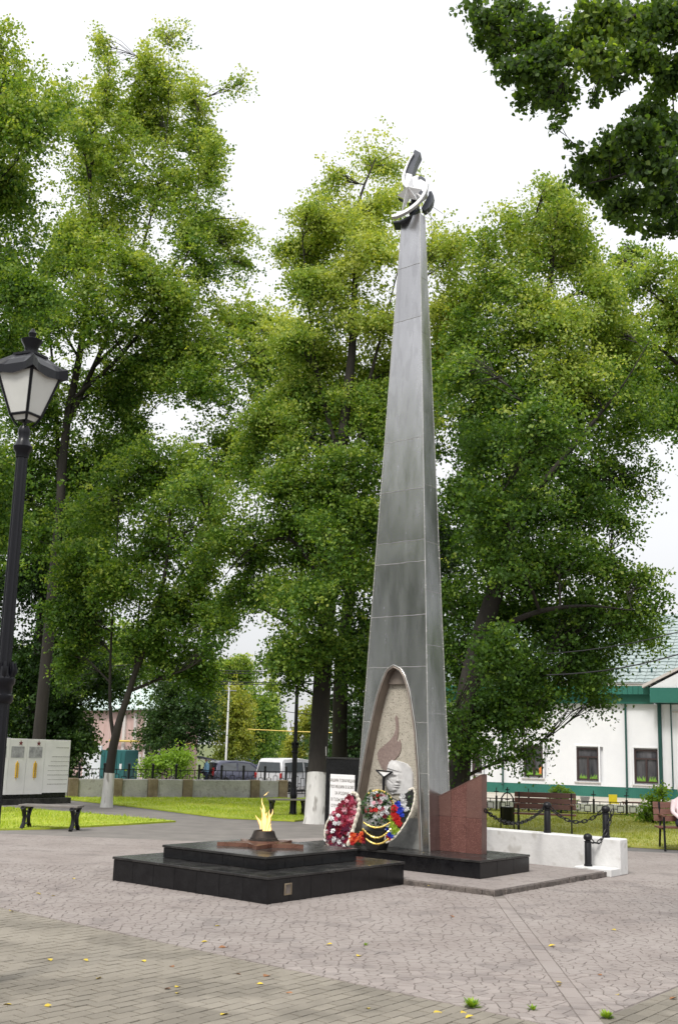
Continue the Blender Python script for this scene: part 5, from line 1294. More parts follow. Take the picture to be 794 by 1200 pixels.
# T: slender forked tree with limewashed foot
dT = 32.0
tree('forked_tree', 'slender forked tree with whitewashed foot before the low concrete wall',
     [[(125, 945, dT, .155), (128, 912, dT, .135), (132, 880, dT, .125), (136, 862, dT, .12), (141, 842, dT, .10), (150, 815, dT, .09), (158, 790, dT, .08), (180, 730, dT, .07), (195, 660, dT, .05), (200, 590, dT, .03)],
      [(134, 866, dT, .075), (130, 840, dT, .065), (129, 800, dT, .06), (131, 740, dT, .055), (136, 660, dT, .045), (140, 580, dT, .03)],
      [(158, 790, dT, .05), (164, 700, dT, .04), (168, 640, dT, .03)]],
     J([(172, 560, 44, 40, .42), (215, 570, 36, 36, .45), (132, 590, 44, 40, .42), (235, 600, 20, 30, .5), (180, 625, 50, 40, .42), (226, 650, 30, 34, .48), (110, 655, 40, 36, .40), (150, 690, 46, 36, .42), (205, 705, 44, 36, .46), (243, 690, 22, 20, .4, .7), (235, 735, 22, 26, .42), (190, 765, 40, 34, .32), (215, 795, 30, 24, .30), (120, 735, 34, 28, .34), (95, 715, 36, 34, .3), (166, 775, 16, 16, .3, .8), (88, 780, 26, 28, .28), (238, 770, 12, 16, .3, .8)], dT), leaf=.10, m=M_L1, paint=(.66+.25, 1.06), base=P(125, 945), group='old park trees', bark=M_BARK)
# H: dark low crowns behind the board
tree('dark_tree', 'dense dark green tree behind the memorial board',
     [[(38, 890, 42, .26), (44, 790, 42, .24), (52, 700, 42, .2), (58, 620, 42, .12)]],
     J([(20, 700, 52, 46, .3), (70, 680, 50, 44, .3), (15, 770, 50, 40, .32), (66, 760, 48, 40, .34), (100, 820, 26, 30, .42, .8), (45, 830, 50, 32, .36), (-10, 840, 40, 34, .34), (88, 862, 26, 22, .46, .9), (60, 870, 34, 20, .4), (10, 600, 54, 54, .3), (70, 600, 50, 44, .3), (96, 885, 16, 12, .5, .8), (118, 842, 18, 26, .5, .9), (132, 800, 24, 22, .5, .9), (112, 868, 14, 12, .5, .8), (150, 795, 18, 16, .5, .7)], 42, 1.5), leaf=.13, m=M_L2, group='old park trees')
# C: the lime behind the obelisk, two trunks
dC = 28.0
tree('lime_tree', 'tall yellow tinged lime tree with whitewashed trunk directly left of and behind the obelisk',
     [[(369, 967, dC-.2, .25), (371, 920, dC-.2, .235), (374, 860, dC, .22), (378, 790, dC, .215), (384, 700, dC, .19), (388, 620, dC, .165), (398, 540, dC, .14), (407, 460, dC, .12), (413, 400, dC, .10), (416, 320, dC, .07), (420, 240, dC, .04), (440, 185, dC, .015)],
      [(388, 620, dC, .10), (420, 520, dC, .09), (432, 450, dC, .08), (450, 380, dC, .05), (470, 300, dC, .03)],
      [(384, 700, dC, .09), (350, 640, dC-.3, .07), (320, 632, dC-.5, .05), (285, 650, dC-.7, .035), (252, 690, dC-.8, .02)],
      [(398, 540, dC, .08), (372, 440, dC, .06), (360, 340, dC, .04), (352, 260, dC, .02)]],
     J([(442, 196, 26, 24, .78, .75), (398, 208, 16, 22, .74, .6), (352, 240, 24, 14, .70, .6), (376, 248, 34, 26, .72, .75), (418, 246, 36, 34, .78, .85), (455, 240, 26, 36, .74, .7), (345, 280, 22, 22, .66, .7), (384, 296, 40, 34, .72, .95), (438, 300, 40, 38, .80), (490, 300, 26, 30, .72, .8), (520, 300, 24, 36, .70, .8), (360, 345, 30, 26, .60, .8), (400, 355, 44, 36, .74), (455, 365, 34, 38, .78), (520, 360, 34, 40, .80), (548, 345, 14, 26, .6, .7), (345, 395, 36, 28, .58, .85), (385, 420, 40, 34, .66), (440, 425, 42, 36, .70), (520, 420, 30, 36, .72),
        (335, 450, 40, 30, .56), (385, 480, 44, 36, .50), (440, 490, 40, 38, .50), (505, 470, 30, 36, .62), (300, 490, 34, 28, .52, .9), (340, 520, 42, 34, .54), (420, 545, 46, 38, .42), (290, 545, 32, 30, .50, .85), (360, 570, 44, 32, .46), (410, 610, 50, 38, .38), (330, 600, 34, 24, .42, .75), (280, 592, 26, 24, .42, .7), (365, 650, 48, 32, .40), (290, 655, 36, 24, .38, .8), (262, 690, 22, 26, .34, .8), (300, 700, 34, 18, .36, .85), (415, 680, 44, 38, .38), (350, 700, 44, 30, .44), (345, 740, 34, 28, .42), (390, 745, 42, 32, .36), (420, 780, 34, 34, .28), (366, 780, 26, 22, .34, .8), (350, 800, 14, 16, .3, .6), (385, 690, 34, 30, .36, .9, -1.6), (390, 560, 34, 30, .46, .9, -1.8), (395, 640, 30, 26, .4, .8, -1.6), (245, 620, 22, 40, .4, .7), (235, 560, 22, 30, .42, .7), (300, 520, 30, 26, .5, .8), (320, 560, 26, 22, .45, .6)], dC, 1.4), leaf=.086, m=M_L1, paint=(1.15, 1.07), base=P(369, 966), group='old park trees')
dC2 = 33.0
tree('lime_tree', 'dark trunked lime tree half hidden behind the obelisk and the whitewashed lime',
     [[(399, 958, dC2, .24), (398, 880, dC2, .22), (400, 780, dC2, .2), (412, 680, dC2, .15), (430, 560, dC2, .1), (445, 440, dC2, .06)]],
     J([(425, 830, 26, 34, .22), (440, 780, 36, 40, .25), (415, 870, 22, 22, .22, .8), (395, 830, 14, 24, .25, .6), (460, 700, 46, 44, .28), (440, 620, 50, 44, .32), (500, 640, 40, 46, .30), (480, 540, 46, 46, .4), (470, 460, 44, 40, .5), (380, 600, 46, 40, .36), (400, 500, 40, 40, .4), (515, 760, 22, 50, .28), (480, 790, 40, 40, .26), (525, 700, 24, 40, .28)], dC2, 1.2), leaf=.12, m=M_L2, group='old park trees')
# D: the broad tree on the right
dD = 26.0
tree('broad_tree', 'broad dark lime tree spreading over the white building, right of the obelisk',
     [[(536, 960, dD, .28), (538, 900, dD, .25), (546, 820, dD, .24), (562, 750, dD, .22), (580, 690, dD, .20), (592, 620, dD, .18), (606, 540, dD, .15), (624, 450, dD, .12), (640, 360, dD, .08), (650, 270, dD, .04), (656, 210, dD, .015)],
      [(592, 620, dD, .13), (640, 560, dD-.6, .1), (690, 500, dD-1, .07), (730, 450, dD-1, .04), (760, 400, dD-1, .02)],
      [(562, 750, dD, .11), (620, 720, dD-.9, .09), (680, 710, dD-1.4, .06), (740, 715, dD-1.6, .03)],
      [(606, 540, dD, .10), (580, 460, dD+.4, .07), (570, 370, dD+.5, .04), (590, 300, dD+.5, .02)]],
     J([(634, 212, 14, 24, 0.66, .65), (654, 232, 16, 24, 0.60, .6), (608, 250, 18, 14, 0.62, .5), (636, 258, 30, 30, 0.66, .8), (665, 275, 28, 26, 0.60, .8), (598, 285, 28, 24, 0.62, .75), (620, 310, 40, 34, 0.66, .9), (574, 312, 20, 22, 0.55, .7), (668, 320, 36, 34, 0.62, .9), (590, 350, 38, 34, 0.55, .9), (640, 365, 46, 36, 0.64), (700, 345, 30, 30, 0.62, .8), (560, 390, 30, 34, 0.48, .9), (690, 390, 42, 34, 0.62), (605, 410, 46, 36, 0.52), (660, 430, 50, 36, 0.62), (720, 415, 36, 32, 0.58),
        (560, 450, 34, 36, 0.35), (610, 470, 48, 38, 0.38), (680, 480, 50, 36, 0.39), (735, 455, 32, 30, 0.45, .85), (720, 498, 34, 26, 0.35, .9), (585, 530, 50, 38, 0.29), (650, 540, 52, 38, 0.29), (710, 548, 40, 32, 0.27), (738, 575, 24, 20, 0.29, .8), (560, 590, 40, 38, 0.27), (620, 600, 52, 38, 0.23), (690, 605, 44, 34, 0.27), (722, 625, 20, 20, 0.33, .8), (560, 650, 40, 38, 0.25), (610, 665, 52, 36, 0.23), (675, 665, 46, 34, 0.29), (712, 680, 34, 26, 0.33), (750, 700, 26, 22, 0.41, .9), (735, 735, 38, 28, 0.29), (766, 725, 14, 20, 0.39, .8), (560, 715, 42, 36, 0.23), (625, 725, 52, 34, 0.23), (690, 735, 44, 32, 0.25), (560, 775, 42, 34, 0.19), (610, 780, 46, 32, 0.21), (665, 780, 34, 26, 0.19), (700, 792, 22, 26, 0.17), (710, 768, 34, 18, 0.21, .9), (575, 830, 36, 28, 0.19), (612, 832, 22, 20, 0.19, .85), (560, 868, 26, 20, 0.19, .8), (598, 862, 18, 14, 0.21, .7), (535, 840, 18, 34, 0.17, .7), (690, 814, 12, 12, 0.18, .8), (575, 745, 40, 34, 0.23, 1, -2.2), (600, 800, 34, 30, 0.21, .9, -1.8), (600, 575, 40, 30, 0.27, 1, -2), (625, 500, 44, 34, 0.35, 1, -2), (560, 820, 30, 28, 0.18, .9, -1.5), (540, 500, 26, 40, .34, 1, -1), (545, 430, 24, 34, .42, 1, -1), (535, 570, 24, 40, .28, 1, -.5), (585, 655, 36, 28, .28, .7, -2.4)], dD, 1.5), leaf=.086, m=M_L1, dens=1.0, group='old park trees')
tree('broad_tree', 'paler tree behind, cut off by the right edge under the hanging branches',
     [[(850, 960, 36, .3), (848, 700, 36, .25), (830, 500, 36, .15), (800, 400, 36, .08)]],
     J([(760, 330, 34, 26, .58, .8), (790, 370, 40, 36, .60), (745, 380, 26, 24, .6, .8), (780, 430, 40, 36, .5), (752, 482, 36, 22, .36, .7), (790, 490, 30, 30, .34), (735, 300, 20, 16, .5, .6), (800, 310, 26, 30, .55, .8), (718, 330, 18, 16, .55, .6), (830, 430, 40, 60, .5)], 36, 1.2), leaf=.12, m=M_L1, group='old park trees')
# E: branches hanging into the picture from a tree close by, right
dE = 9.2
M_L5 = leaf_mat('near_leaf', [(0, (.04, .08, .025)), (.35, (.08, .15, .035)), (.7, (.16, .25, .045)), (1, (.34, .44, .09))], .6)
def heart_leaves(name, c, s, m, parent, tint):
    k = len(c); d = rng.normal(size=(k, 3))*np.array([.6, .6, .5]); d[:, 2] -= .8; d /= np.linalg.norm(d, axis=1)[:, None]
    e = np.cross(d, rng.normal(size=(k, 3))); e /= np.linalg.norm(e, axis=1)[:, None]; nrm = np.cross(d, e)
    sz = (rng.uniform(.6, 1.25, k)*s)[:, None]
    sh = [(-.42, 0, 0), (-.5, .22, .05), (-.3, .42, .10), (.05, .38, .09), (.32, .16, .04), (.55, 0, 0), (.32, -.16, .04), (.05, -.38, .09), (-.3, -.42, .10), (-.5, -.22, .05)]
    v = np.zeros((k, 10, 3))
    for i, (a, b, h) in enumerate(sh): v[:, i] = c+d*sz*a+e*sz*b+nrm*sz*h*.8
    return raw_mesh(name, v.reshape(-1, 3), 10, k, np.repeat(tint, 10), m, parent)
def near_tree():
    root_p = V3(5.9, 9.0, 0)
    t = thing('overhanging_tree', 'dark leafy branches hanging into the top right corner from a nearby tree', 'tree', root_p)
    tb_ = MB(); tb_.tube([root_p-Z*.05, root_p+Z*.6, root_p+V3(-.1, 0, 3), root_p+V3(-.3, .1, 5.5), root_p+V3(-.6, .1, 8.5), root_p+V3(-.7, 0, 11)], [.36, .27, .24, .2, .13, .05], 12)
    st0 = root_p+V3(-.3, .1, 5.4); st1 = root_p+V3(-.55, .1, 7.6)
    bl = [(548, 6, 16, 10, .35, .5), (572, 22, 24, 18, .35, .8), (600, 8, 30, 14, .4, .8), (584, 55, 22, 18, .3, .85), (596, 80, 20, 16, .3, .8), (566, 48, 12, 10, .3, .5), (625, 40, 32, 26, .35), (628, 80, 30, 24, .3), (650, 105, 28, 20, .3), (622, 118, 24, 14, .3, .7), (655, 128, 16, 12, .3, .6), (665, 60, 34, 30, .5), (700, 25, 36, 28, .6), (740, 30, 40, 30, .5), (785, 25, 34, 34, .4), (700, 65, 30, 18, .6, .9), (745, 70, 32, 16, .45, .9), (785, 80, 26, 24, .35), (770, 110, 22, 14, .35, .7), (722, 92, 24, 12, .35, .5), (700, 88, 14, 14, .3, .5), (696, 112, 5, 22, .25, .5), (715, 100, 5, 16, .25, .4),
          (760, 130, 26, 14, .3, .8), (785, 155, 24, 26, .3), (745, 158, 28, 18, .3), (712, 165, 20, 14, .3, .8), (690, 188, 24, 14, .3, .7), (678, 205, 16, 18, .28, .6), (720, 195, 30, 22, .3), (765, 195, 30, 28, .28), (700, 222, 26, 16, .3, .8), (735, 235, 28, 18, .3), (772, 238, 26, 24, .28), (792, 262, 18, 18, .28), (762, 266, 16, 12, .3, .6), (716, 250, 16, 12, .4, .5), (740, 262, 12, 10, .4, .4), (792, 210, 14, 30, .3), (648, 150, 8, 10, .3, .4), (672, 170, 10, 8, .3, .4)]
    cs = []; ts_ = []; nn_ = []
    for (a_, pts_px) in ((st1, ((790, 20, 9.2), (720, 30, 9.1), (640, 40, 9.3), (575, 30, 9.3))), (st0, ((790, 165, 9.3), (740, 200, 9.2), (690, 215, 9.2)))):
        mp_ = spline([a_]+[Pd(*q) for q in pts_px], 4); rr_ = np.linspace(.022, .005, len(mp_)); tb_.tube(mp_, list(rr_), 7); nn_ += [(p, float(r__)) for p, r__ in zip(mp_, rr_)]
    bl.sort(key=lambda b: -b[0])
    for x, y, rx, ry, br, *dn in bl:
        dn = dn[0] if dn else 1; d = dE+random.uniform(-.9, .9); rx *= 1.3; ry *= 1.22; c = Pd(x, y, d); pm_ = F/zd(c); ns = max(2, int(rx*ry/9.5*dn))
        best = min(nn_, key=lambda nd: np.linalg.norm(c-nd[0])+(1.2 if nd[0][0] < c[0]-.1 else 0)); a = best[0]; dl = np.linalg.norm(c-a)
        mid = lerp(a, c, .5)+Z*.10*dl+rng.normal(0, .05*dl+.01, 3); lp_ = spline([a, mid, c], 4); rad_ = np.linspace(min(best[1]*.75, .005+.006*dl), .003, len(lp_)); tb_.tube(lp_, list(rad_), 6)
        nn_ += [(p, float(r__)) for p, r__ in list(zip(lp_, rad_))[3:]]
        q = rng.normal(size=(ns, 3)); q /= np.linalg.norm(q, axis=1)[:, None]; q *= (rng.uniform(.05, 1, ns)**.5)[:, None]; s_ = c+q*np.array([rx/pm_, rx/pm_*.8, ry/pm_])
        for s in s_:
            st_ = lp_[int(rng.integers(len(lp_)//2, len(lp_)))]; np.linalg.norm(s-st_) < .4 and tb_.tube([st_, lerp(st_, s, .5)+Z*.02, s], [.004, .003, .0015], 3, caps=False)
            k = int(rng.integers(6, 13)); u = rng.uniform(0, 1, k)[:, None]
            cs.append(lerp(st_, s, .55)*(1-u)+s*u+rng.normal(0, .028, (k, 3))-V3(0, 0, .02)); ts_.append(np.clip(br+rng.normal(0, .15, k), 0, 1))
    tb_.build('trunk', M_BARK, t, smooth=True)
    heart_leaves('crown', np.vstack(cs)-root_p, .046, M_L5, t, np.concatenate(ts_))
near_tree()

# background trees along the street (left gap)
def bg(label, x, ybase, d, bl, m, leaf=.2, trunk_r=.16, dens=.9, name='street_tree', spr=.28):
    b_ = P(x, 900, -1.0); b_ = Pd(x, 920, d); b_[2] = -1.0
    ytop = min(b[1] for b in bl); top = Pd(bl[0][0], ytop, d)
    px_t = [(x, ybase, d, trunk_r), (x, (ybase+ytop)/2, d, trunk_r*.7), (bl[0][0], ytop+8, d, .03)]
    return tree(name, label, [px_t], [(b[0], b[1], b[2], b[3], d+random.uniform(-.8, .8), b[4], b[5] if len(b) > 5 else 1) for b in bl], leaf=leaf, m=m, base=b_, dens=dens, group='trees along the street', spr=spr, spray=20, wk=.45)
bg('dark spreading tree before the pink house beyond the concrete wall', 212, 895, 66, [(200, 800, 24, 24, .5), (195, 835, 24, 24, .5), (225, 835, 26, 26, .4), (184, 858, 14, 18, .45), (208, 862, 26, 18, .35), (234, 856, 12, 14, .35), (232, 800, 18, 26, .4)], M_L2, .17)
bg('yellowish columnar tree beyond the concrete wall, beside the white pole', 272, 898, 84, [(268, 815, 16, 18, .7), (280, 835, 18, 22, .75), (262, 850, 18, 24, .65), (282, 868, 16, 20, .6), (262, 880, 16, 14, .4), (254, 830, 14, 20, .6)], M_L3, .2)
bg('tall pale tree with open top rising behind the yellowish street tree', 268, 900, 108, [(275, 768, 12, 12, .6, .8), (268, 782, 18, 16, .6), (256, 800, 20, 18, .5), (284, 790, 12, 20, .5), (250, 778, 10, 10, .5, .7), (240, 815, 16, 26, .4), (270, 830, 26, 30, .4)], M_L1, .24)
bg('dark green pointed tree on the far side of the parked cars', 304, 900, 100, [(300, 812, 10, 14, .5), (308, 830, 16, 20, .45), (300, 855, 16, 22, .3), (314, 862, 12, 22, .35), (304, 880, 16, 14, .3), (322, 838, 10, 22, .45)], M_L1, .22)
bg('tall light tree behind the dark pointed one by the street gap', 318, 900, 120, [(316, 806, 10, 9, .6, .9), (322, 820, 11, 14, .6), (326, 840, 7, 18, .55), (318, 860, 10, 30, .4)], M_L1, .25)
bg('bright green tree at the end of the street, right of the gap', 345, 905, 130, [(340, 868, 12, 14, .75), (352, 850, 12, 16, .7), (362, 862, 12, 30, .5), (345, 885, 18, 12, .8), (372, 840, 14, 30, .5), (352, 838, 8, 8, .6, .7)], M_L3, .26)
bg('bluish green tree far down the street between the others', 333, 905, 160, [(332, 862, 8, 8, .4), (336, 876, 10, 12, .4), (328, 885, 8, 10, .5)], M_L1, .3)
bg('large tree mass filling the left horizon behind the pink house', 100, 905, 92, [(60, 800, 60, 50, .4), (120, 790, 50, 50, .45), (10, 820, 60, 50, .4), (150, 760, 40, 40, .4), (90, 860, 60, 30, .5), (175, 790, 18, 14, .4, .7)], M_L1, .24)
bg('large tree row behind the white building roof on the left side', 560, 905, 75, [(520, 860, 40, 46, .3), (470, 840, 40, 60, .3), (420, 860, 40, 46, .3), (395, 880, 30, 30, .35), (510, 800, 40, 40, .3)], M_L2, .22)
# shrubs
def shrub(label, x, y, d, bl, m, leaf, name='shrub', zb=None, r_=.03, dens=.8):
    b_ = Pd(x, y, d); b_[2] = 0 if zb is None else zb
    t = tree(name, label, [[(x, y, d, r_), (x, y-8, d, r_*.7), (bl[0][0], bl[0][1], d, r_*.3)]], [(b[0], b[1], b[2], b[3], d+random.uniform(-.1, .1), b[4]) for b in bl], leaf=leaf, m=m, base=b_, spray=10, spr=leaf*1.6, dens=dens, wk=.15)
    t['category'] = 'shrub'; return t
cR = P(654, 952); shrub('small round green shrub rising behind the backrest of the park bench', 654, 951, cR[1]-.3, [(650, 926, 9, 6, .5), (655, 936, 12, 7, .5), (649, 944, 12, 7, .4), (661, 930, 7, 6, .6)], M_L4, .09)
cR = P(764, 966); shrub('leafy young tree with low branches on the right lawn beside the cut off bench', 764, 966, cR[1], [(762, 935, 7, 9, .5), (773, 925, 7, 8, .45), (764, 946, 12, 8, .4), (756, 955, 11, 7, .35), (770, 955, 11, 7, .45), (777, 938, 7, 8, .5), (775, 945, 6, 8, .7)], M_L4, .085, name='young_tree')
shrub('bright green bushes behind the left iron fence, before the pink house', 195, 912, 56, [(172, 896, 10, 9, .6), (190, 893, 12, 11, .7), (206, 890, 12, 11, .6), (218, 888, 9, 11, .7), (180, 905, 14, 6, .5), (212, 905, 14, 6, .5)], M_L4, .13, name='bushes', zb=-.9, r_=.05)

# ================================================================== STREET BEYOND THE WALL
# pink house
hz = -1.0; hc = Pd(172, 905, 68); hc[2] = hz
h1 = V3(math.sin(R(-40)), math.cos(R(-40)), 0); h2 = V3(math.sin(R(50)), math.cos(R(50)), 0)
house = thing('pink_house', 'old pink rendered house with pale teal roof beyond the concrete wall', 'house', hc)
he = Pd(172, 832, 68)[2]-hz
MB().obox(hc, h1*9, h2*3.4, Z*he).build('wall', M_PINK, house)
MB().prism([hc+Z*he-h1*.4-h2*.4, hc+Z*he+h1*9.4-h2*.4, hc+Z*(he+1.3)+h1*9.4+h2*1.6, hc+Z*(he+1.3)+h1*1.2+h2*1.6], Z*.1).build('roof', M_LTEAL, house)
MB().prism([hc+Z*(he-.003)-h1*.4-h2*.4, hc+Z*(he+1.29)+h1*1.2+h2*1.6, hc+Z*(he-.003)-h1*.4+h2*3.8], Z*.09).build('roof', M_LTEAL, house)
MB().prism([hc+Z*he-h1*.4+h2*3.81, hc+Z*(he+1.3)+h1*1.2+h2*1.61, hc+Z*(he+1.3)+h1*9.4+h2*1.61, hc+Z*he+h1*9.4+h2*3.8], Z*.1).build('roof', M_LTEAL, house)
for u in (.05, 1.3, 2.6): MB().obox(hc+h1*u-h2*.12+Z*.01, h1*.3, h2*.119, Z*(he-.2)).build('pilaster', M_PALE, house)
for u in (.7, 2.0): MB().obox(hc+h1*u-h2*.03+Z*.5, h1*.4, h2*.029, Z*1.5).build('window', M_PALE, house)
for u in (.6, 1.6): MB().obox(hc+h2*u-h1*.06+Z*.01, h2*.25, h1*.059, Z*(he-.2)).build('pilaster', M_PALE, house)
zz = Pd(165, 869, 68)[2]
MB().tube([hc+h1*4-h2*.3+Z*(zz-hz), hc-h2*.3-h1*.3+Z*(zz-hz), hc+h2*3-h1*.3+Z*(zz-hz-.1)], .07, 6).build('gas_pipe', M_YELLOWP, house)
MB().tube([hc-h2*.15-h1*.15+Z*.1, hc-h2*.15-h1*.15+Z*(he-.1)], .08, 6).build('downpipe', M_BARK, house)
g_ = Pd(117, 905, 60); g_[2] = -1.0; g2 = Pd(146, 905, 60); g2[2] = -1
gar = thing('garage', 'dark teal metal garage left of the pink house, behind the forked tree', 'garage', g_)
gh_ = Pd(130, 879, 60)[2]+1
MB().obox(g_, g2-g_, V3(0, 4, 0), Z*gh_).build('body', M_TEAL, gar)
for i in range(6): MB().obox(lerp(g_, g2, (i+.08)/6)-V3(0, .03, 0), (g2-g_)/6*.84, V3(0, .028, 0), Z*(gh_-.1)).build('door_panel', M_TEAL, gar)
MB().obox(lerp(g_, g2, .78)+V3(0, -.035, 1.3), (g2-g_)*.09, V3(0, .004, 0), Z*.3).build('notice', M_WHITE, gar)
wl_ = Pd(108, 905, 61); wl_[2] = -1
MB().obox(wl_+V3(-.5, 0, 0), V3(.9, 0, 0), V3(0, .3, 0), Z*(gh_+.2)).build('white_wall_piece', M_SIDING, gar)

# white pole, wires
pp_ = Pd(264, 905, 80); pp_[2] = -1
pt = Pd(268, 806, 80)
pole_ = thing('utility_pole', 'slim white concrete utility pole before the yellowish tree', 'utility pole', pp_)
MB().tube([pp_, V3(pp_[0], pp_[1], pt[2])], [.08, .055], 10).build('pole', M_WHITEW, pole_); MB().tube([V3(pp_[0]-.5, pp_[1], pt[2]-.2), V3(pp_[0]+.5, pp_[1], pt[2]-.2)], .04, 6).build('crossarm', M_DARKST, pole_)
def wire(pts, r_, label, m=M_IRON, sag=.3):
    out = []
    for a, b in zip(pts[:-1], pts[1:]):
        for i in range(12): t_ = i/12; out.append(lerp(a, b, t_)-Z*sag*4*t_*(1-t_))
    out.append(pts[-1]); return tag(MB().tube(out, r_, 5).build('overhead_wire', m, o=pts[0]), label, 'wire')
for k, (ya, yb, lab) in enumerate(((779, 781, 'topmost overhead wire crossing the sky gap left of the lime trunk'), (783, 782.5, 'second overhead wire just below the topmost one in the sky gap'), (792.5, 793.5, 'third overhead wire in the sky gap between the trees'), (796, 795, 'lowest dark overhead wire of the bundle in the sky gap'))):
    wire([Pd(-60, ya-3, 62), Pd(150, ya, 62), Pd(450, yb, 62)], .022, lab)
wire([Pd(290, 854.5, 70), Pd(400, 859, 70)], .03, 'thin yellow gas pipe crossing over the street in the gap', M_YELLOWP, .02)
wire([Pd(330, 833, 70), Pd(450, 831, 70)], .02, 'single thin wire above the yellow pipe in the street gap')
wire([Pd(640, 791, 22), Pd(900, 725, 22)], .013, 'lower black cable over the building roof at the right edge', M_IRON, .25)
wire([Pd(640, 766, 22), Pd(900, 703, 22)], .010, 'upper black cable against the sky at the right edge', M_IRON, .2)

# ------------------------------------------------ vehicles
def vehicle(name, label, cat, loc, rz, paint, Lg, Wd, prof, roofpts, belt, glass, wheels, group=None):
    """prof: side outline (x forward, z); belt: z of the waist; built along +X"""
    t = thing(name, label, cat, local=True, group=group)
    n = len(prof); hw = Wd/2; rows = []
    ys = [-1, -.97, -.80, 0, .80, .97, 1]
    for yv in ys:
        rr = []
        for (x, z) in prof:
            tum = 1-.16*max(0, (z-belt))/max(.1, (max(p[1] for p in prof)-belt)); e = 0 if abs(yv) < .9 else (.03 if abs(yv) < .99 else .07)
            cx, cz_ = 0, (max(p[1] for p in prof))*.5; k = 1-e*.5
            rr.append((cx+(x-cx)*k, yv*hw*tum, cz_+(z-cz_)*(1-e*.6)))
        rows.append(rr)
    vs = [p for r_ in rows for p in r_]; fs = []
    for j in range(len(ys)-1):
        for i in range(n): fs.append((j*n+i, j*n+(i+1) % n, (j+1)*n+(i+1) % n, (j+1)*n+i))
    fs.append(tuple(range(n))[::-1]); fs.append(tuple((len(ys)-1)*n+i for i in range(n)))
    body = MB().add(vs, fs).build('body', paint, t, smooth=True)
    for nm_, poly in glass:
        mb = MB()
        if nm_ == 'side_window':
            for sg in (-1, 1):
                mb = MB(); pts = []
                for x, z in poly:
                    tum = 1-.16*(z-belt)/max(.1, (max(p[1] for p in prof)-belt)); pts.append(V3(x, sg*(hw*tum*1.0+.004), z))
                mb.prism(pts, V3(0, sg*.006, 0)); mb.build('side_window', M_CGLASS, t)
        else:
            (x0, z0), (x1, z1) = poly; d = V3(x1-x0, 0, z1-z0); nn = V3(z1-z0, 0, -(x1-x0)); nn /= np.linalg.norm(nn)
            if nn[0]*(1 if x0 > 0 else -1) < 0: nn = -nn
            w0_ = hw*.86; w1__ = hw*.74
            mb.prism([V3(x0, -w0_, z0)+nn*.006, V3(x0, w0_, z0)+nn*.006, V3(x1, w1__, z1)+nn*.006, V3(x1, -w1__, z1)+nn*.006], nn*.008); mb.build(nm_, M_CGLASS, t)
    for x in wheels:
        for sg in (-1, 1):
            w_ = MB(); m_ = MB().lathe([(.19, -.1), (.31, -.1), (.325, -.07), (.325, .07), (.31, .1), (.19, .1)], 20); w_.add([(x+a, sg*(hw-.09)+c, .325+b) for a, b, c in m_.v], m_.f)
            wo_ = w_.build('wheel', M_TYRE, t, smooth=True); m_ = MB().lathe([(.19, -.095), (.19, .095)], 16); MB().add([(x+a, sg*(hw-.085)+c, .325+b) for a, b, c in m_.v], m_.f).build('rim', M_RIM, wo_)
    place(t, loc, rz); return t
sz = -.98
# grey estate with open tailgate (travels to the right, seen from behind left)
gpos = Pd(282, 910, 75); gpos[2] = sz
prof_c = [(-2.15, .32), (-2.22, .6), (-2.2, .95), (-2.05, 1.05), (-1.95, 1.5), (-1.75, 1.66), (-.6, 1.70), (.35, 1.62), (1.15, 1.08), (2.0, .92), (2.2, .7), (2.22, .35), (1.8, .25), (-1.7, .25)]
car = vehicle('parked_car', 'dark grey estate car parked beyond the wall with its tailgate open', 'car', gpos, R(27), M_CAR, 4.4, 1.8, prof_c, None, 1.0,
    [('side_window', [(-1.75, 1.08), (-1.65, 1.5), (-.65, 1.56), (-.65, 1.08)]), ('side_window', [(-.55, 1.08), (-.55, 1.56), (.25, 1.5), (.85, 1.08)]), ('windscreen', [(1.12, 1.1), (.4, 1.6)])], (-1.35, 1.35), group='vehicles parked in the street')
MB().box(-2.26, -2.2, -.72, .72, .62, 1.5).build('boot_opening', M_RIBB, car)
MB().obox((-2.05, -.82, 1.66), (-1.15, 0, .22), (0, 1.64, 0), (.02, 0, .07)).build('tailgate', M_CAR, car)
MB().obox((-3.1, -.6, 1.84), (.8, 0, -.15), (0, 1.2, 0), (-.005, 0, -.02)).build('tailgate_window', M_CGLASS, car)
for sy in (-.86, .72): MB().box(-2.27, -2.15, sy, sy+.14, .75, 1.25).build('tail_light', M_TAIL, car)
for sy in (-.7, .7): MB().tube([(-2.1, sy, 1.4), (-2.7, sy, 1.78)], .015, 5).build('strut', M_IRON, car)
cb_ = tag(MB().box(-.3, .3, -.25, .25, 0, .28).build('crate', M_BARKB, bevel=.01), 'brown wooden crate in the open boot of the grey estate car', 'crate')
mt = Matrix.Translation(Vector(gpos)) @ Matrix.Rotation(R(27), 4, 'Z')
cb_.matrix_world = mt @ Matrix.Translation((-2.45, .2, .85)); 
cb2 = tag(MB().lathe([(.16, 0), (.22, .22), (.2, .22), (.15, .03)], 12).build('basket', M_FOIL), 'pale wicker basket at the open boot of the grey estate car', 'basket'); cb2.matrix_world = mt @ Matrix.Translation((-2.5, -.45, .55))
vpos = Pd(338, 910, 72); vpos[2] = sz
prof_v = [(-2.35, .35), (-2.42, .6), (-2.4, 1.0), (-2.25, 1.75), (-2.05, 1.93), (0, 1.97), (1.1, 1.9), (1.75, 1.15), (2.4, .98), (2.48, .7), (2.46, .35), (2.0, .28), (-2.0, .28)]
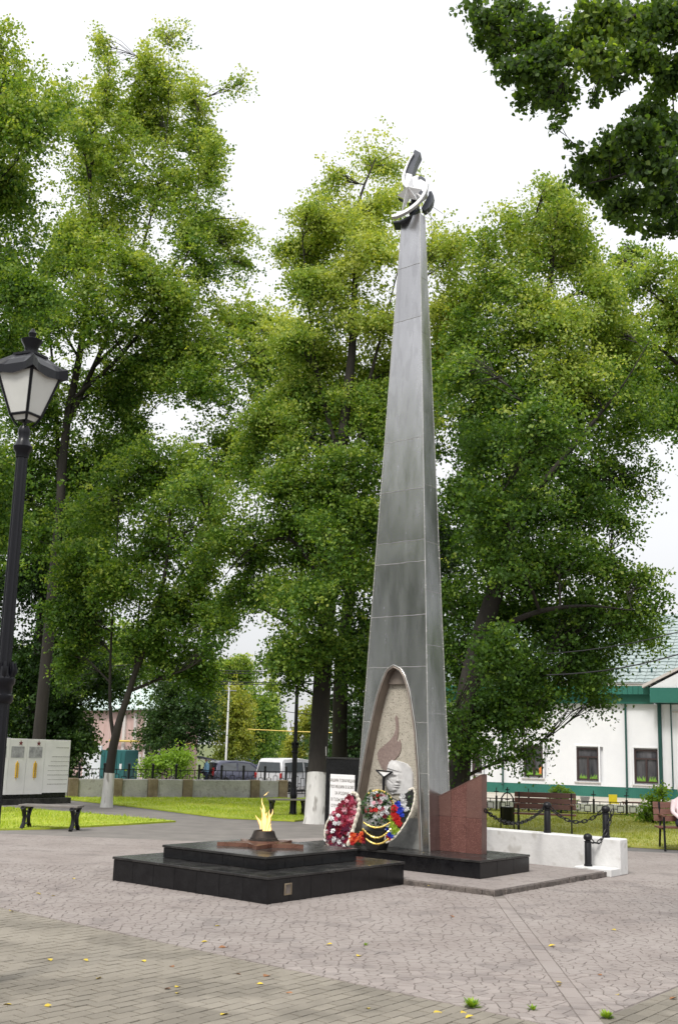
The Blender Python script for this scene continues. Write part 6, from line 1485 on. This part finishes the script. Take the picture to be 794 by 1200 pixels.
van = vehicle('parked_van', 'white passenger van parked beyond the end of the concrete wall', 'van', vpos, R(62), M_VAN, 4.9, 1.9, prof_v, None, 1.05,
    [('rear_window', [(-2.38, 1.12), (-2.27, 1.72)]), ('side_window', [(-2.0, 1.15), (-1.95, 1.7), (-.9, 1.74), (-.9, 1.15)]), ('side_window', [(-.75, 1.15), (-.75, 1.74), (.2, 1.74), (.2, 1.15)]), ('side_window', [(.35, 1.15), (.35, 1.74), (1.0, 1.7), (1.5, 1.15)]), ('windscreen', [(1.72, 1.18), (1.15, 1.85)])], (-1.5, 1.55), group='vehicles parked in the street')
for sy in (-.93, .81): MB().box(-2.46, -2.36, sy, sy+.12, .8, 1.1).build('tail_light', M_TAIL, van)
MB().box(-2.45, -2.41, -.26, .26, .72, .84).build('number_plate', M_WHITE, van); MB().box(-2.5, -2.36, -.9, .9, .42, .60).build('bumper', M_VAN, van)
b1p = Pd(298, 906, 105); b1p[2] = sz
vehicle('parked_car', 'dark blue hatchback further down the street between estate car and van', 'car', b1p, R(50), M_CARB, 4.2, 1.75, [(a*.95, b*.88) for a, b in prof_c], None, .9, [('side_window', [(-1.6, .95), (-1.5, 1.34), (.2, 1.34), (.75, .95)]), ('rear_window', [(-2.0, .95), (-1.85, 1.3)])], (-1.3, 1.3), group='vehicles parked in the street')
r1p = Pd(310, 906, 118); r1p[2] = sz
vehicle('parked_car', 'small white car far down the street, left of the van', 'car', r1p, R(75), M_VAN, 4.0, 1.7, [(a*.9, b*.88) for a, b in prof_c], None, .9, [('side_window', [(-1.5, .95), (-1.4, 1.34), (.2, 1.34), (.7, .95)]), ('rear_window', [(-1.9, .95), (-1.75, 1.3)])], (-1.2, 1.25), group='vehicles parked in the street')

# ------------------------------------------------ people
def figure(name, label, loc, rz, joints, bones, rads, m_body, parts):
    t = thing(name, label, 'person', local=True)
    def skin(nm_, js, bs, m):
        me = bpy.data.meshes.new(nm_); idx = {j: i for i, j in enumerate(js)}
        me.from_pydata([joints[j] for j in js], [(idx[a], idx[b]) for a, b in bs], []); me.materials.append(m)
        o = bpy.data.objects.new(nm_, me); COL.objects.link(o); o.parent = t
        o.modifiers.new('skin', 'SKIN')
        if not me.skin_vertices: me.attributes
        for i, j in enumerate(js):
            r_ = rads[j]; me.skin_vertices[0].data[i].radius = r_ if hasattr(r_, '__len__') else (r_, r_); me.skin_vertices[0].data[i].use_root = (i == 0)
        ss = o.modifiers.new('sub', 'SUBSURF'); ss.levels = 2; ss.render_levels = 2
        return o
    skin('body', list(joints), bones, m_body)
    for f_ in parts: f_(t)
    place(t, loc, rz); return t
J1 = dict(pel=(0, 0, .95), sp=(0, .02, 1.2), ch=(0, .03, 1.4), nk=(0, 0, 1.53), hd=(0, -.03, 1.64), hd2=(0, -.03, 1.76), ls=(-.19, .02, 1.42), le=(-.25, -.04, 1.14), lw=(-.18, -.24, 1.0), rs=(.19, .02, 1.42), re=(.26, -.02, 1.14), rw=(.2, -.2, .98), lh=(-.1, 0, .88), lk=(-.12, -.02, .5), la=(-.12, .03, .08), lt=(-.13, -.15, .04), rh=(.1, 0, .88), rk=(.12, -.02, .5), ra=(.12, .03, .08), rt=(.13, -.15, .04), lf=(-.15, -.33, .97), rf=(.17, -.30, .95))
R1 = dict(pel=(.17, .12), sp=(.17, .13), ch=(.17, .12), nk=.055, hd=(.075, .09), hd2=(.06, .075), ls=.07, le=.045, lw=.033, rs=.07, re=.045, rw=.033, lh=.09, lk=.06, la=.045, lt=.04, rh=.09, rk=.06, ra=.045, rt=.04, lf=.025, rf=.025)
B1 = [('pel', 'sp'), ('sp', 'ch'), ('ch', 'nk'), ('nk', 'hd'), ('hd', 'hd2'), ('ch', 'ls'), ('ls', 'le'), ('le', 'lw'), ('lw', 'lf'), ('ch', 'rs'), ('rs', 're'), ('re', 'rw'), ('rw', 'rf'), ('pel', 'lh'), ('lh', 'lk'), ('lk', 'la'), ('la', 'lt'), ('pel', 'rh'), ('rh', 'rk'), ('rk', 'ra'), ('ra', 'rt')]
def hair_(t): MB().ball((0, .0, 1.725), .103, 12, 8, (.95, 1.1, 1)).build('hair', M_HAIR, t, smooth=True)
def trous(t):
    mb = MB()
    for sg in (-1, 1): mb.tube([(sg*.09, .0, .98), (sg*.11, 0, .75), (sg*.12, -.02, .5), (sg*.12, .02, .1)], [.125, .105, .085, .07], 10)
    mb.build('trousers', M_TROUS, t, smooth=True)
def handm(t):
    for sg, w_ in ((-1, J1['lw']), (1, J1['rw'])): 
        mb = MB(); c = np.array(w_)+V3(0, -.07, -.01)
        mb.ball(c, .042, 8, 6, (1, 1.3, .5))
        for i in range(4): mb.tube([c+V3(-.03+.02*i, -.04, 0), c+V3(-.03+.02*i, -.08-.008*(i in (1, 2)), -.01), c+V3(-.03+.02*i, -.10, -.03)], [.009, .008, .006], 6)
        mb.tube([c+V3(-sg*.035, 0, 0), c+V3(-sg*.06, -.04, -.01)], [.011, .008], 6); mb.build('hand', M_SKIN, t, smooth=True)
def headm(t):
    mb = MB(); mb.ball((0, -.035, 1.68), .098, 14, 10, (.85, 1.05, 1.22)); mb.ball((0, -.145, 1.665), .02, 6, 5, (.7, 1, 1.2))
    for sg in (-1, 1): mb.ball((sg*.085, -.02, 1.67), .024, 6, 5, (.4, .8, 1.3))
    mb.build('head', M_SKIN, t, smooth=True)
mpos = Pd(242, 905, 73.2); mpos[2] = sz
figure('person', 'white haired man in a blue shirt standing at the open boot of the grey car', mpos, R(-115), J1, B1, R1, M_BLUE, [hair_, trous, handm, headm])
# seated person in pale pink, mostly outside the right edge
J2 = dict(pel=(0, .02, .50), sp=(0, .10, .72), ch=(0, .14, .92), nk=(0, .10, 1.04), hd=(0, .05, 1.14), hd2=(0, .05, 1.24), ls=(-.18, .13, .93), le=(-.25, .0, .72), lw=(-.16, -.2, .62), rs=(.18, .13, .93), re=(.25, .0, .72), rw=(.16, -.2, .62), lh=(-.1, -.05, .50), lk=(-.13, -.42, .50), la=(-.13, -.40, .08), lt=(-.13, -.55, .04), rh=(.1, -.05, .50), rk=(.13, -.42, .50), ra=(.13, -.40, .08), rt=(.13, -.55, .04), lf=(-.1, -.28, .6), rf=(.1, -.28, .6))
R2 = dict(R1); R2.update(pel=(.17, .15), sp=(.19, .15), ch=(.19, .14), ls=.09, rs=.09, hd=(.085, .1), hd2=(.08, .09))
def hood(t): MB().ball((0, .075, 1.16), .14, 14, 10, (.95, .95, 1.15)).build('hood', M_PINKC, t, smooth=True)
def legs2(t):
    mb = MB()
    for sg in (-1, 1): mb.tube([(sg*.09, .05, .52), (sg*.13, -.40, .52), (sg*.13, -.40, .3), (sg*.13, -.39, .08)], [.11, .085, .075, .06], 10)
    mb.build('trousers', M_TROUS, t, smooth=True)
spos = P(772, 997)+V3(.0, .02, 0); ps = Pd(791, 950, spos[1]+.1)
figure('person', 'seated person in a pale pink hooded jacket cut off by the right edge', (ps[0]+.20, spos[1]+.12, 0), R(-6), J2, B1, R2, M_PINKC, [hood, legs2])

# unseen trees added left, right and behind, to darken what the obelisk's steel mirrors
for o_, dx, dy, rz in (('broad_tree', -24, 11.5, 1.0), ('lime_tree', -33, 3, 2.0), ('lime_tree', -29, 19, .5), ('broad_tree', -30, -6, 2.6), ('broad_tree', 13.6, 23.5, 3.3), ('broad_tree', 26, 18, 1.4), ('broad_tree', 6, -26, .7)):
    src = bpy.data.objects[o_]; c = dup_tree(src); place(c, (dx, dy, 0), rz, None, 'unseen trees added for the obelisk reflections'); c['label'] = {-24: 'leafy tree added out of view for the reflections, nearest on the left', -33: 'leafy tree added out of view for the reflections, left of the plaza', -29: 'leafy tree added out of view for the reflections, left beyond the lawn', -30: 'leafy tree added out of view for the reflections, far left behind the viewer', 26: 'leafy tree added out of view for the reflections, far right of the plaza', 6: 'leafy tree added out of view for the reflections, straight behind the viewer'}.get(dx, 'leafy tree added out of view for the reflections, right of the cut off bench')
